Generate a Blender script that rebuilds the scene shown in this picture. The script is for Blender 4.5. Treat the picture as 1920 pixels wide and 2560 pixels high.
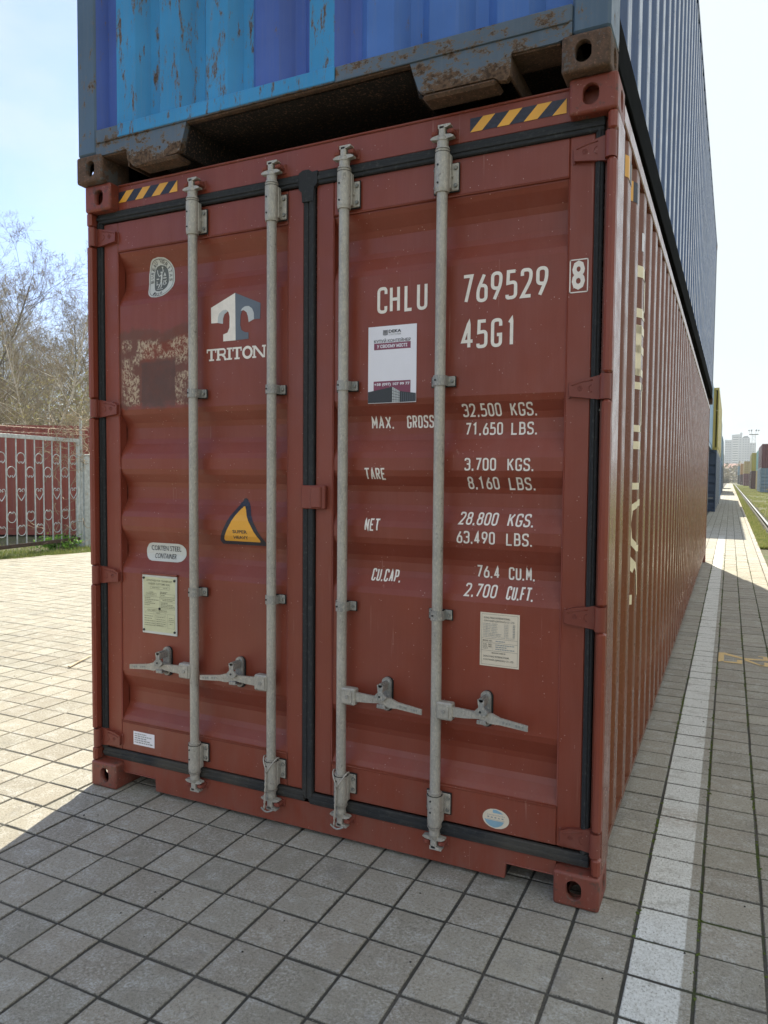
import bpy, bmesh, math, random
import numpy as np
from mathutils import Vector, Matrix
from math import sin, cos, pi, radians, sqrt, atan2

for o in list(bpy.data.objects):
    bpy.data.objects.remove(o)
scene = bpy.context.scene
COL = scene.collection

# ------------------------------------------------------------------ camera
CAMP = Vector((2.81328139, -2.58484841, 1.53479334))
YAW, PITCH, ROLL, FPX = -4.42214349e-01, -4.89845484e-02, 8.61562668e-03, 1824.99
cf = Vector((sin(YAW)*cos(PITCH), cos(YAW)*cos(PITCH), sin(PITCH)))
cr = Vector((cos(YAW), -sin(YAW), 0)); cu = cr.cross(cf)
cr2 = cr*cos(ROLL)+cu*sin(ROLL); cu2 = -cr*sin(ROLL)+cu*cos(ROLL)
cd = bpy.data.cameras.new('camera'); cam = bpy.data.objects.new('camera', cd); COL.objects.link(cam)
cd.sensor_fit = 'VERTICAL'; cd.sensor_height = 36.0; cd.sensor_width = 27.0
cd.lens = FPX/2560*36.0
cd.clip_start = 0.05; cd.clip_end = 9000
cam.matrix_world = Matrix(((cr2.x, cu2.x, -cf.x, CAMP.x), (cr2.y, cu2.y, -cf.y, CAMP.y), (cr2.z, cu2.z, -cf.z, CAMP.z), (0, 0, 0, 1)))
scene.camera = cam

# ------------------------------------------------------------------ world + sun + exposure
SUN_EL, SUN_AZ = radians(50), radians(-14.5)      # azimuth measured from +Y towards +X
world = bpy.data.worlds.new('World'); scene.world = world; world.use_nodes = True
wn, wl = world.node_tree.nodes, world.node_tree.links
wn.clear()
wo = wn.new('ShaderNodeOutputWorld'); bg = wn.new('ShaderNodeBackground'); bg.inputs[1].default_value = 0.108
sky = wn.new('ShaderNodeTexSky'); sky.sky_type = 'NISHITA'; sky.sun_disc = False
sky.sun_elevation = SUN_EL; sky.sun_rotation = SUN_AZ; sky.air_density = 1.0; sky.dust_density = 0.7; sky.ozone_density = 2.2
tc = wn.new('ShaderNodeTexCoord')
mp = wn.new('ShaderNodeMapping'); mp.inputs['Scale'].default_value = (1.0, 1.0, 2.4)
nz = wn.new('ShaderNodeTexNoise'); nz.inputs['Scale'].default_value = 3.1; nz.inputs['Detail'].default_value = 7; nz.inputs['Roughness'].default_value = 0.58
rmp = wn.new('ShaderNodeMapRange'); rmp.inputs[1].default_value = 0.50; rmp.inputs[2].default_value = 0.92
# thin veil of cloud thickening towards the east (+x) where the photograph's sky is white
sep = wn.new('ShaderNodeSeparateXYZ'); veil = wn.new('ShaderNodeMapRange'); veil.interpolation_type = 'SMOOTHSTEP'
veil.inputs[1].default_value = -0.48; veil.inputs[2].default_value = -0.05; veil.inputs[3].default_value = 0.0; veil.inputs[4].default_value = 0.95
add = wn.new('ShaderNodeMath'); add.operation = 'ADD'; add.use_clamp = True
mixc = wn.new('ShaderNodeMixRGB'); mixc.inputs[2].default_value = (3.45, 3.75, 3.85, 1)
wl.new(tc.outputs['Generated'], mp.inputs[0]); wl.new(mp.outputs[0], nz.inputs['Vector']); wl.new(nz.outputs['Fac'], rmp.inputs[0])
wl.new(tc.outputs['Generated'], sep.inputs[0]); wl.new(sep.outputs[0], veil.inputs[0])
wl.new(rmp.outputs[0], add.inputs[0]); wl.new(veil.outputs[0], add.inputs[1])
tint = wn.new('ShaderNodeMixRGB'); tint.blend_type = 'MULTIPLY'; tint.inputs[0].default_value = 1; tint.inputs[2].default_value = (.84, .825, .92, 1)
wl.new(sky.outputs[0], tint.inputs[1]); wl.new(add.outputs[0], mixc.inputs[0]); wl.new(tint.outputs[0], mixc.inputs[1])
wl.new(mixc.outputs[0], bg.inputs[0]); wl.new(bg.outputs[0], wo.inputs[0])

sl = bpy.data.lights.new('sun', 'SUN'); sl.energy = 3.85; sl.angle = radians(0.55); sl.color = (1.0, 0.95, 0.77)
sun = bpy.data.objects.new('sun', sl); COL.objects.link(sun)
sv = Vector((sin(SUN_AZ)*cos(SUN_EL), cos(SUN_AZ)*cos(SUN_EL), sin(SUN_EL)))
sun.rotation_euler = sv.to_track_quat('Z', 'Y').to_euler(); sun.location = (0, 0, 30)
vs = scene.view_settings; vs.view_transform = 'Standard'; vs.look = 'None'; vs.gamma = 1; vs.use_curve_mapping = False
vs.exposure = 1.32
scene.cycles.max_bounces = 8

# ------------------------------------------------------------------ node helpers
def newmat(name):
    m = bpy.data.materials.new(name); m.use_nodes = True
    nt = m.node_tree; b = nt.nodes['Principled BSDF']
    return m, nt, b
class N:
    """tiny node-tree writer"""
    def __init__(s, nt): s.nt = nt; s._pos = None; s._obj = None
    def new(s, t, **kw):
        n = s.nt.nodes.new(t)
        for k, v in kw.items(): setattr(n, k, v)
        return n
    def link(s, a, b): s.nt.links.new(a, b)
    def put(s, inp, v):
        if hasattr(v, 'is_output') or isinstance(v, bpy.types.NodeSocket): s.link(v, inp)
        else: inp.default_value = v
    def pos(s):
        if s._pos is None: s._pos = s.new('ShaderNodeNewGeometry').outputs['Position']
        return s._pos
    def obj(s):
        if s._obj is None: s._obj = s.new('ShaderNodeTexCoord').outputs['Object']
        return s._obj
    def mapv(s, v, scale=(1, 1, 1), loc=(0, 0, 0)):
        n = s.new('ShaderNodeMapping'); s.link(v, n.inputs[0]); n.inputs['Scale'].default_value = scale; n.inputs['Location'].default_value = loc
        return n.outputs[0]
    def noise(s, v, scale, detail=4, rough=0.55, dist=0.0):
        n = s.new('ShaderNodeTexNoise'); s.link(v, n.inputs['Vector']); n.inputs['Scale'].default_value = scale
        n.inputs['Detail'].default_value = detail; n.inputs['Roughness'].default_value = rough; n.inputs['Distortion'].default_value = dist
        return n.outputs['Fac']
    def voro(s, v, scale, out='Distance'):
        n = s.new('ShaderNodeTexVoronoi'); s.link(v, n.inputs['Vector']); n.inputs['Scale'].default_value = scale
        return n.outputs[out]
    def rng(s, v, a, b, c=0.0, d=1.0):
        n = s.new('ShaderNodeMapRange'); s.put(n.inputs[0], v)
        for i, q in enumerate((a, b, c, d)): n.inputs[i+1].default_value = q
        return n.outputs[0]
    def math(s, op, a, b=0.0, clamp=False):
        n = s.new('ShaderNodeMath', operation=op, use_clamp=clamp); s.put(n.inputs[0], a); s.put(n.inputs[1], b)
        return n.outputs[0]
    def mix(s, f, a, b, mode='MIX'):
        n = s.new('ShaderNodeMixRGB', blend_type=mode); s.put(n.inputs[0], f)
        for i, q in ((1, a), (2, b)):
            if isinstance(q, (tuple, list)): q = (*q[:3], 1)
            s.put(n.inputs[i], q)
        return n.outputs[0]
    def xyz(s, v):
        n = s.new('ShaderNodeSeparateXYZ'); s.link(v, n.inputs[0]); return n.outputs
    def bump(s, h, strength=0.3, dist=0.01):
        n = s.new('ShaderNodeBump'); s.link(h, n.inputs['Height']); n.inputs['Strength'].default_value = strength; n.inputs['Distance'].default_value = dist
        return n.outputs[0]
    def band(s, v, a, b, soft=0.004):
        """1 between a and b"""
        return s.math('MULTIPLY', s.rng(v, a-soft, a+soft), s.rng(v, b+soft, b-soft))

def plain(name, col, rough=0.6, metal=0.0, var=0.12, scale=8.0, bump=0.0, bscale=60, spec=0.5):
    m, nt, b = newmat(name); n = N(nt)
    f = n.noise(n.pos(), scale, 5, 0.6)
    dark = tuple(c*(1-var*1.6) for c in col); lite = tuple(min(1, c*(1+var*1.6)) for c in col)
    n.link(n.mix(n.rng(f, 0.3, 0.7), dark, lite), b.inputs['Base Color'])
    b.inputs['Roughness'].default_value = rough; b.inputs['Metallic'].default_value = metal; b.inputs['Specular IOR Level'].default_value = spec
    if bump: n.link(n.bump(n.noise(n.pos(), bscale, 4), bump, 0.004), b.inputs['Normal'])
    return m

def red_paint(name='red_brown_paint', col=(0.208, 0.040, 0.020), patch=False, dusty=0.0, rough=0.38, chips=True, peel=True, spec=.22, worn=False):
    m, nt, b = newmat(name); n = N(nt); p = n.obj() if patch else n.pos()
    base = n.mix(n.rng(n.noise(p, 1.7, 4), 0.3, 0.7), tuple(c*0.90 for c in col), tuple(c*1.12 for c in col))
    # fine vertical streaks
    st = n.noise(n.mapv(p, (140, 140, 4)), 1.0, 3, 0.6)
    base = n.mix(n.rng(st, 0.45, 0.75, 0, 0.16 if peel else 0.05), base, (col[0]*1.35, col[1]*1.7, col[2]*1.9))
    wash = n.noise(n.mapv(p, (9, 9, 1.1)), 1.0, 5, 0.65)
    base = n.mix(n.rng(wash, 0.52, 0.80, 0, 0.20 if peel else .08), base, (0.30, 0.13, 0.10))
    # small pale specks
    sp = n.voro(p, 55)
    spn = n.noise(p, 24, 3)
    speck = n.math('MULTIPLY', n.rng(sp, 0.13, 0.08), n.rng(spn, 0.54, 0.58))
    base = n.mix(n.math('MULTIPLY', speck, 0.75), base, (0.50, 0.34, 0.29))
    if chips:
        ch = n.noise(p, 16, 8, 0.72)
        base = n.mix(n.rng(ch, 0.735, 0.76, 0, 0.9), base, (0.075, 0.035, 0.025))
    # pale scuffs, scratches and thin water runs
    run = n.math('MULTIPLY', n.rng(n.noise(n.mapv(p, (75, 75, 1.6), (3, 1, 2)), 1.0, 4, .6), .665, .70), n.rng(n.noise(p, 3.0, 3), .50, .60))
    base = n.mix(n.math('MULTIPLY', run, .30 if peel else 0.0), base, (0.42, 0.26, 0.20))
    scr = n.math('MULTIPLY', n.rng(n.noise(n.mapv(p, (4, 4, 70), (1, 5, 2)), 1.0, 5, .8), .72, .735), n.rng(n.noise(p, 6.0, 3), .52, .56))
    base = n.mix(n.math('MULTIPLY', scr, .55 if peel else 0.0), base, (0.40, 0.20, 0.15))
    fade = n.noise(n.mapv(p, (1, 1, .6), (8, 2, 5)), 2.6, 5, .6)
    base = n.mix(n.rng(fade, .48, .72, 0, .22), base, (0.27, 0.095, 0.075))
    if worn:
        wn_ = n.noise(p, 26, 8, .75)
        base = n.mix(n.rng(wn_, .55, .59, 0, .8), base, (0.07, 0.035, 0.024)); base = n.mix(n.rng(n.noise(n.mapv(p, (1, 1, 1), (5, 5, 5)), 38, 8, .8), .595, .62, 0, .7), base, (0.36, 0.19, 0.14))
    z = n.xyz(p)[2]
    # road dust on the lower edge
    low = n.math('MULTIPLY', n.rng(z, 0.55, 0.0, 0, 1), n.rng(n.noise(n.mapv(p, (14, 14, 5)), 1.0, 6, .7), 0.35, 0.75))
    base = n.mix(n.math('MULTIPLY', low, 0.42+dusty), base, (0.20, 0.125, 0.10))
    rg = n.rng(n.noise(p, 11, 4), 0.3, 0.7, rough-0.06, rough+0.12)
    if patch:
        X, Y, Z = n.xyz(p)
        wob = n.rng(n.noise(p, 7, 5, .6), 0, 1, -0.08, 0.08)
        X = n.math('ADD', X, n.rng(n.noise(p, 30, 6, .75), 0, 1, -.016, .016)); Z = n.math('ADD', Z, n.rng(n.noise(n.mapv(p, (1, 1, 1), (2, 2, 2)), 26, 6, .75), 0, 1, -.018, .018))
        zt = n.math('ADD', Z, wob)
        area = n.math('MULTIPLY', n.band(X, 0.150, 0.575, 0.004), n.band(zt, 1.86, 2.215, 0.01))
        veil = n.math('MULTIPLY', area, n.rng(n.noise(p, 6, 5, .7), 0.28, 0.55, .35, .92))
        base = n.mix(n.math('MULTIPLY', veil, 0.75), base, (0.125, 0.068, 0.055))
        sq = n.math('MULTIPLY', n.band(X, 0.285, 0.488, 0.003), n.band(Z, 1.85, 2.06, 0.006))
        base = n.mix(n.math('MULTIPLY', sq, n.rng(n.noise(p, 18, 5, .7), .3, .6, .35, .85)), base, (0.098, 0.050, 0.043))
        redo = n.math('MULTIPLY', n.band(X, 0.29, 0.565, 0.02), n.band(zt, 2.06, 2.15, 0.012))
        base = n.mix(n.math('MULTIPLY', redo, 0.7), base, col)
        ring = n.math('MULTIPLY', n.band(X, 0.165, 0.572, 0.006), n.band(Z, 1.862, 2.165, 0.01))
        ring = n.math('MULTIPLY', ring, n.math('SUBTRACT', 1.0, n.math('MULTIPLY', n.band(X, 0.272, 0.49, 0.004), n.band(Z, 1.80, 2.075, 0.006))))
        fl = n.math('MULTIPLY', n.rng(n.noise(p, 15, 3, .5), 0.40, 0.52), n.rng(n.noise(n.mapv(p, (1, 1, .8)), 80, 6, .8), 0.475, 0.53))
        flake = n.math('MULTIPLY', ring, fl)
        base = n.mix(n.math('MULTIPLY', flake, 0.72), base, (0.56, 0.45, 0.32))
        rg = n.math('ADD', rg, n.math('MULTIPLY', area, 0.3))
    n.link(base, b.inputs['Base Color']); n.link(rg, b.inputs['Roughness'])
    b.inputs['Specular IOR Level'].default_value = 0.44 if peel else spec
    h = n.math('ADD', n.noise(p, 260, 3, .6), n.math('MULTIPLY', n.noise(p, 4, 3), 9.0)) if peel else n.math('MULTIPLY', n.noise(n.mapv(p, (1, 1, .35)), 2.2, 2), 10.0)
    n.link(n.bump(h, 0.22 if peel else .10, 0.0020), b.inputs['Normal'])
    return m

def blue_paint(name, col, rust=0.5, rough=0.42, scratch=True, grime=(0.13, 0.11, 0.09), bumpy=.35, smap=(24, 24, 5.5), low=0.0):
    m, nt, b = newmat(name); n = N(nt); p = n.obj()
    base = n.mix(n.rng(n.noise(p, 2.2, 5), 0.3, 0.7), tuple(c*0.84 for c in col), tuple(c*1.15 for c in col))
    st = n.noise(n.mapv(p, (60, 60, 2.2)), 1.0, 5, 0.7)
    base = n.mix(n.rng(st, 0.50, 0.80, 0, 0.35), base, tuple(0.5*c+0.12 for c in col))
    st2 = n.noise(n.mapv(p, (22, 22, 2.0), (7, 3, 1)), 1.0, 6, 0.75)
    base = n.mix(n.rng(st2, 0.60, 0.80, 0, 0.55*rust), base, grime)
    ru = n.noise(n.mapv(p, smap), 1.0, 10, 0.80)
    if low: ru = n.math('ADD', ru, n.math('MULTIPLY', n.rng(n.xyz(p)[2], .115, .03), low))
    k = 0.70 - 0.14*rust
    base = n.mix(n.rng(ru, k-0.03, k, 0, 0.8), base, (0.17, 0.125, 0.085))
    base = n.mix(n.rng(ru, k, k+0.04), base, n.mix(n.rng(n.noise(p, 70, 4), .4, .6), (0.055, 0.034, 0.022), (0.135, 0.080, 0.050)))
    if scratch:
        sc = n.noise(n.mapv(p, (8, 8, 22), (3, 1, 9)), 1.0, 8, 0.8)
        base = n.mix(n.rng(sc, 0.735, 0.75), base, (0.42, 0.20, 0.13))
    b.inputs['Specular IOR Level'].default_value = .25
    n.link(base, b.inputs['Base Color'])
    n.link(n.math('ADD', n.rng(ru, k-0.02, k+0.02, rough, 0.85), n.rng(n.noise(p, 9, 3), .3, .7, -.06, .08)), b.inputs['Roughness'])
    n.link(n.bump(n.math('ADD', n.rng(ru, k-0.03, k+0.03), n.math('MULTIPLY', n.noise(p, 6, 3), 3.0)), bumpy, 0.002), b.inputs['Normal'])
    return m

def rust_mat(name, a, c, paint=None, amt=0.5):
    m, nt, b = newmat(name); n = N(nt); p = n.obj()
    f = n.noise(p, 30, 8, 0.75)
    base = n.mix(n.rng(f, 0.3, 0.7), a, c)
    base = n.mix(n.rng(n.noise(p, 110, 4), 0.56, 0.68, 0, 0.6), base, (0.26, 0.13, 0.08))
    if paint:
        base = n.mix(n.rng(n.noise(n.mapv(p, (1, 1, 1.0), (4, 4, 4)), 9, 7, .7), amt, amt+0.03), base, paint)
    n.link(base, b.inputs['Base Color']); b.inputs['Roughness'].default_value = 0.85
    n.link(n.bump(n.noise(p, 120, 6, .7), 0.7, 0.004), b.inputs['Normal'])
    return m

def galv(name, col=(0.37, 0.345, 0.305)):
    m, nt, b = newmat(name); n = N(nt); p = n.pos()
    base = n.mix(n.rng(n.noise(p, 7, 4), .3, .7), tuple(c*.85 for c in col), tuple(c*1.15 for c in col))
    sp = n.noise(n.mapv(p, (1, 1, .5)), 150, 5, .7)
    base = n.mix(n.rng(sp, .50, .66, 0, .75), base, (0.56, 0.50, 0.42))
    base = n.mix(n.rng(sp, .44, .30, 0, .5), base, (0.20, 0.19, 0.175))
    warm = n.noise(n.mapv(p, (30, 30, 3)), 1.0, 4)
    base = n.mix(n.rng(warm, .55, .75, 0, .35), base, (0.40, 0.31, 0.22))
    base = n.mix(n.rng(n.noise(n.mapv(p, (20, 20, 6)), 1.0, 7, .75), .64, .72, 0, .7), base, (0.24, 0.12, 0.06))
    base = n.mix(n.rng(n.noise(p, 45, 5, .7), .60, .68, 0, .6), base, (0.12, 0.11, 0.10))
    n.link(base, b.inputs['Base Color']); b.inputs['Metallic'].default_value = 0.25
    n.link(n.rng(sp, .3, .7, .42, .62), b.inputs['Roughness'])
    n.link(n.bump(sp, .25, .001), b.inputs['Normal'])
    return m

def rubber(name):
    m, nt, b = newmat(name); n = N(nt); p = n.pos()
    f = n.noise(n.mapv(p, (60, 60, 60)), 1.0, 6, .75)
    base = n.mix(n.rng(f, .54, .80, 0, .55), (0.024, 0.025, 0.027), (0.15, 0.15, 0.14))
    base = n.mix(n.math('MULTIPLY', n.rng(n.noise(p, 4, 4), .40, .7, 0, .6), n.rng(n.xyz(p)[2], .30, .16)), base, (0.10, 0.085, 0.065))
    n.link(base, b.inputs['Base Color']); b.inputs['Roughness'].default_value = 0.75; b.inputs['Specular IOR Level'].default_value = .3
    n.link(n.bump(f, .3, .001), b.inputs['Normal'])
    return m

M = {}
M['red'] = red_paint()
M['red_patch'] = red_paint('red_brown_door_paint', patch=True)
M['red_side'] = red_paint('red_brown_side_bounce_paint', col=(0.165, 0.050, 0.021), rough=0.24, chips=False, peel=False)  # oranger than the doors: warm ground reflection mixed into the side colour
M['red_post'] = red_paint('red_brown_post_paint', col=(0.18, 0.05, 0.03), rough=0.22, chips=True, peel=False, spec=.8)
M['red_hw'] = red_paint('red_brown_hardware_paint', col=(0.180, 0.036, 0.021), rough=0.42)
M['red_cast'] = red_paint('red_brown_casting_paint', col=(0.190, 0.038, 0.021), rough=0.48, dusty=0.02, worn=True)
M['keeper'] = rust_mat('keeper_red', (0.17, 0.035, 0.022), (0.24, 0.06, 0.04))
M['white'] = plain('white_lettering', (0.80, 0.73, 0.66), .5, var=.04, scale=40)
M['cream'] = plain('cream_lettering', (0.80, 0.68, 0.46), .35, var=.05, scale=20)
M['sticker'] = plain('white_vinyl', (0.78, 0.75, 0.80), .35, var=.02)
M['sticker_grey'] = plain('pale_vinyl', (0.58, 0.58, 0.54), .45, var=.04)
M['sticker_ivory'] = plain('ivory_vinyl', (0.70, 0.60, 0.47), .45, var=.04)
M['plate'] = plain('yellowed_plate', (0.56, 0.55, 0.36), .4, var=.06, scale=14)
M['ink'] = plain('black_ink', (0.035, 0.037, 0.042), .5, var=.1)
M['faint_ink'] = plain('faded_ink', (0.26, 0.25, 0.17), .5, var=.1)
M['grey_ink'] = plain('grey_ink', (0.30, 0.31, 0.30), .5, var=.1)
M['maroon_ink'] = plain('maroon_ink', (0.22, 0.045, 0.085), .4, var=.06)
M['logo_grey'] = plain('slate_grey_vinyl', (0.115, 0.135, 0.165), .45, var=.06)
M['logo_light'] = plain('light_grey_vinyl', (0.50, 0.51, 0.51), .45, var=.06)
M['egg_grey'] = plain('emblem_grey', (0.105, 0.11, 0.10), .5, var=.06)
M['yellow'] = plain('warning_yellow', (0.78, 0.37, 0.035), .4, var=.05)
M['navy_ink'] = plain('warning_black', (0.018, 0.018, 0.032), .45, var=.3, scale=90)
M['oval_blue'] = plain('oval_blue', (0.24, 0.40, 0.50), .45, var=.08)
M['galv'] = galv('galvanised_steel')
M['galv_dark'] = galv('weathered_galvanised_steel', (0.27, 0.265, 0.25))
M['bolt'] = galv('bolt_steel', (0.17, 0.175, 0.165))
M['rubber'] = rubber('gasket_rubber')
M['dark'] = plain('dark_seal', (0.008, 0.008, 0.009), .7)
M['screw'] = plain('screw_hole', (0.02, 0.02, 0.02), .6)
M['b_light'] = blue_paint('light_blue_paint', (0.045, 0.25, 0.50), rust=0.9)
M['b_violet'] = blue_paint('violet_blue_paint', (0.066, 0.118, 0.38), rust=0.45)
M['b_royal'] = blue_paint('royal_blue_paint', (0.066, 0.155, 0.43), rust=0.45)
M['b_post'] = blue_paint('grey_blue_paint', (0.085, 0.130, 0.190), rust=0.85, smap=(12, 12, 6))
M['b_sill'] = blue_paint('worn_grey_blue_paint', (0.095, 0.125, 0.165), rust=1.15, smap=(11, 11, 16), low=.16)
M['b_rust'] = rust_mat('rusty_steel', (0.035, 0.022, 0.015), (0.13, 0.07, 0.04))
M['b_cast'] = rust_mat('rusty_casting', (0.035, 0.022, 0.015), (0.15, 0.080, 0.048), (0.09, 0.085, 0.082), 0.56)
M['b_under'] = rust_mat('dark_underside', (0.005, 0.004, 0.0035), (0.016, 0.011, 0.008))
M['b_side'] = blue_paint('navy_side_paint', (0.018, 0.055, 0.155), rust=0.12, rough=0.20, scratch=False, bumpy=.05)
M['b_rail'] = plain('matte_black_rail', (0.006, 0.0065, 0.007), .9, var=.2, spec=.02)  # near-black matte colour for the bottom side rail
M['cable'] = plain('seal_cable', (0.42, 0.38, 0.33), .5, .2)

# ------------------------------------------------------------------ mesh helpers
class MB:
    def __init__(s): s.v = []; s.f = []; s.m = []; s.s = []
    def add(s, verts, faces, mat, smooth=False):
        o = len(s.v); s.v.extend(verts)
        for f in faces: s.f.append(tuple(i+o for i in f)); s.m.append(mat); s.s.append(smooth)
    def box(s, x0, x1, y0, y1, z0, z1, mat, bev=0.0):
        if x0 > x1: x0, x1 = x1, x0
        if y0 > y1: y0, y1 = y1, y0
        if z0 > z1: z0, z1 = z1, z0
        if bev <= 0:
            v = [(x, y, z) for x in (x0, x1) for y in (y0, y1) for z in (z0, z1)]
            s.add(v, [(0, 1, 3, 2), (4, 6, 7, 5), (0, 4, 5, 1), (2, 3, 7, 6), (0, 2, 6, 4), (1, 5, 7, 3)], mat); return
        b = min(bev, (x1-x0)*.49, (y1-y0)*.49, (z1-z0)*.49)
        v = []; idx = {}
        for ix, X in ((0, x0), (1, x1)):
            for iy, Y in ((0, y0), (1, y1)):
                for iz, Z in ((0, z0), (1, z1)):
                    dx, dy, dz = (1-2*ix)*b, (1-2*iy)*b, (1-2*iz)*b
                    idx[ix, iy, iz] = (len(v), len(v)+1, len(v)+2)
                    v += [(X, Y+dy, Z+dz), (X+dx, Y, Z+dz), (X+dx, Y+dy, Z)]
        F = []
        for ix in (0, 1): F.append(tuple(idx[ix, a, c][0] for a, c in ((0, 0), (0, 1), (1, 1), (1, 0))))
        for iy in (0, 1): F.append(tuple(idx[a, iy, c][1] for a, c in ((0, 0), (1, 0), (1, 1), (0, 1))))
        for iz in (0, 1): F.append(tuple(idx[a, c, iz][2] for a, c in ((0, 0), (0, 1), (1, 1), (1, 0))))
        for a in (0, 1):
            for c in (0, 1):
                F.append((idx[0, a, c][1], idx[1, a, c][1], idx[1, a, c][2], idx[0, a, c][2]))
                F.append((idx[a, 0, c][0], idx[a, 1, c][0], idx[a, 1, c][2], idx[a, 0, c][2]))
                F.append((idx[a, c, 0][0], idx[a, c, 1][0], idx[a, c, 1][1], idx[a, c, 0][1]))
        for k in idx.values(): F.append(k)
        s.add(v, F, mat)
    def cyl(s, p0, p1, r0, mat, r1=None, n=12, caps=True):
        r1 = r0 if r1 is None else r1
        p0, p1 = Vector(p0), Vector(p1); d = (p1-p0).normalized()
        a = d.orthogonal().normalized(); b = d.cross(a)
        v = []
        for P, r in ((p0, r0), (p1, r1)):
            for i in range(n):
                t = 2*pi*i/n; v.append(tuple(P+a*cos(t)*r+b*sin(t)*r))
        s.add(v, [(i, (i+1) % n, n+(i+1) % n, n+i) for i in range(n)], mat, True)
        if caps: s.add(v[:n], [tuple(range(n))], mat); s.add(v[n:], [tuple(range(n))], mat)
    def tube(s, pts, r, mat, n=6):
        pts = [Vector(p) for p in pts]; v = []; L = len(pts)
        t0 = (pts[1]-pts[0]).normalized(); a = t0.orthogonal().normalized()
        for i, p in enumerate(pts):
            t = (pts[min(i+1, L-1)]-pts[max(i-1, 0)]).normalized()
            a = (a-t*a.dot(t)).normalized(); b = t.cross(a); rr = r[i] if isinstance(r, (list, tuple)) else r
            for k in range(n): v.append(tuple(p+a*cos(2*pi*k/n)*rr+b*sin(2*pi*k/n)*rr))
        F = [(i*n+k, i*n+(k+1) % n, (i+1)*n+(k+1) % n, (i+1)*n+k) for i in range(L-1) for k in range(n)]
        F += [tuple(range(n)), tuple(range((L-1)*n, L*n))]
        s.add(v, F, mat, True)
    def prism(s, poly, a, b, axis, mat, smooth=False):
        """poly extruded along axis; poly coords are the two remaining axes in x,y,z order"""
        def P(q, t):
            return {'x': (t, q[0], q[1]), 'y': (q[0], t, q[1]), 'z': (q[0], q[1], t)}[axis]
        n = len(poly); v = [P(q, a) for q in poly]+[P(q, b) for q in poly]
        s.add(v, [tuple(range(n)), tuple(range(n, 2*n))], mat)
        s.add(v, [(i, (i+1) % n, n+(i+1) % n, n+i) for i in range(n)], mat, smooth)
    def loft(s, prof, a, b, axis, mat, smooth=False):
        """open profile swept along axis"""
        def P(q, t):
            return {'x': (t, q[0], q[1]), 'y': (q[0], t, q[1]), 'z': (q[0], q[1], t)}[axis]
        n = len(prof); v = [P(q, a) for q in prof]+[P(q, b) for q in prof]
        mats = mat if isinstance(mat, list) else [mat]*(n-1)
        for i in range(n-1): s.add([v[i], v[i+1], v[n+i+1], v[n+i]], [(0, 1, 2, 3)], mats[i], smooth)
    def poly(s, pts, mat): s.add(pts, [tuple(range(len(pts)))], mat)
    def mesh(s, name):
        me = bpy.data.meshes.new(name)
        mats = []; mi = []
        for m in s.m:
            if m not in mats: mats.append(m)
            mi.append(mats.index(m))
        me.from_pydata(s.v, [], s.f)
        for m in mats: me.materials.append(m if not isinstance(m, str) else M[m])
        me.polygons.foreach_set('material_index', mi); me.polygons.foreach_set('use_smooth', s.s)
        me.update()
        return me
    def build(s, name, parent=None, **kw):
        o = bpy.data.objects.new(name, s.mesh(name)); COL.objects.link(o)
        if parent is not None:
            o.parent = parent
        for k, v in kw.items(): o[k] = v
        return o

def thing(name, label, cat, loc=(0, 0, 0), rz=0.0, group=None):
    o = bpy.data.objects.new(name, None); COL.objects.link(o); o.location = loc; o.rotation_euler = (0, 0, rz)
    o.empty_display_size = .2; o['label'] = label; o['category'] = cat
    if group: o['group'] = group
    return o
def tag(o, label, cat, group=None):
    o['label'] = label; o['category'] = cat
    if group: o['group'] = group
    return o
def copy_tree(o, parent=None):
    c = o.copy(); COL.objects.link(c)
    if parent is not None: c.parent = parent
    for ch in list(o.children): copy_tree(ch, c)
    return c

def obround(w, h, n=20):
    """outline of a slot; long side along larger dimension"""
    pts = []; r = min(w, h)/2
    for i in range(n):
        t = 2*pi*i/n+pi/n; c, s_ = cos(t), sin(t)
        x = c*r+(w/2-r)*(1 if c > 0 else -1); y = s_*r+(h/2-r)*(1 if s_ > 0 else -1)
        pts.append((x, y))
    return pts

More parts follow.
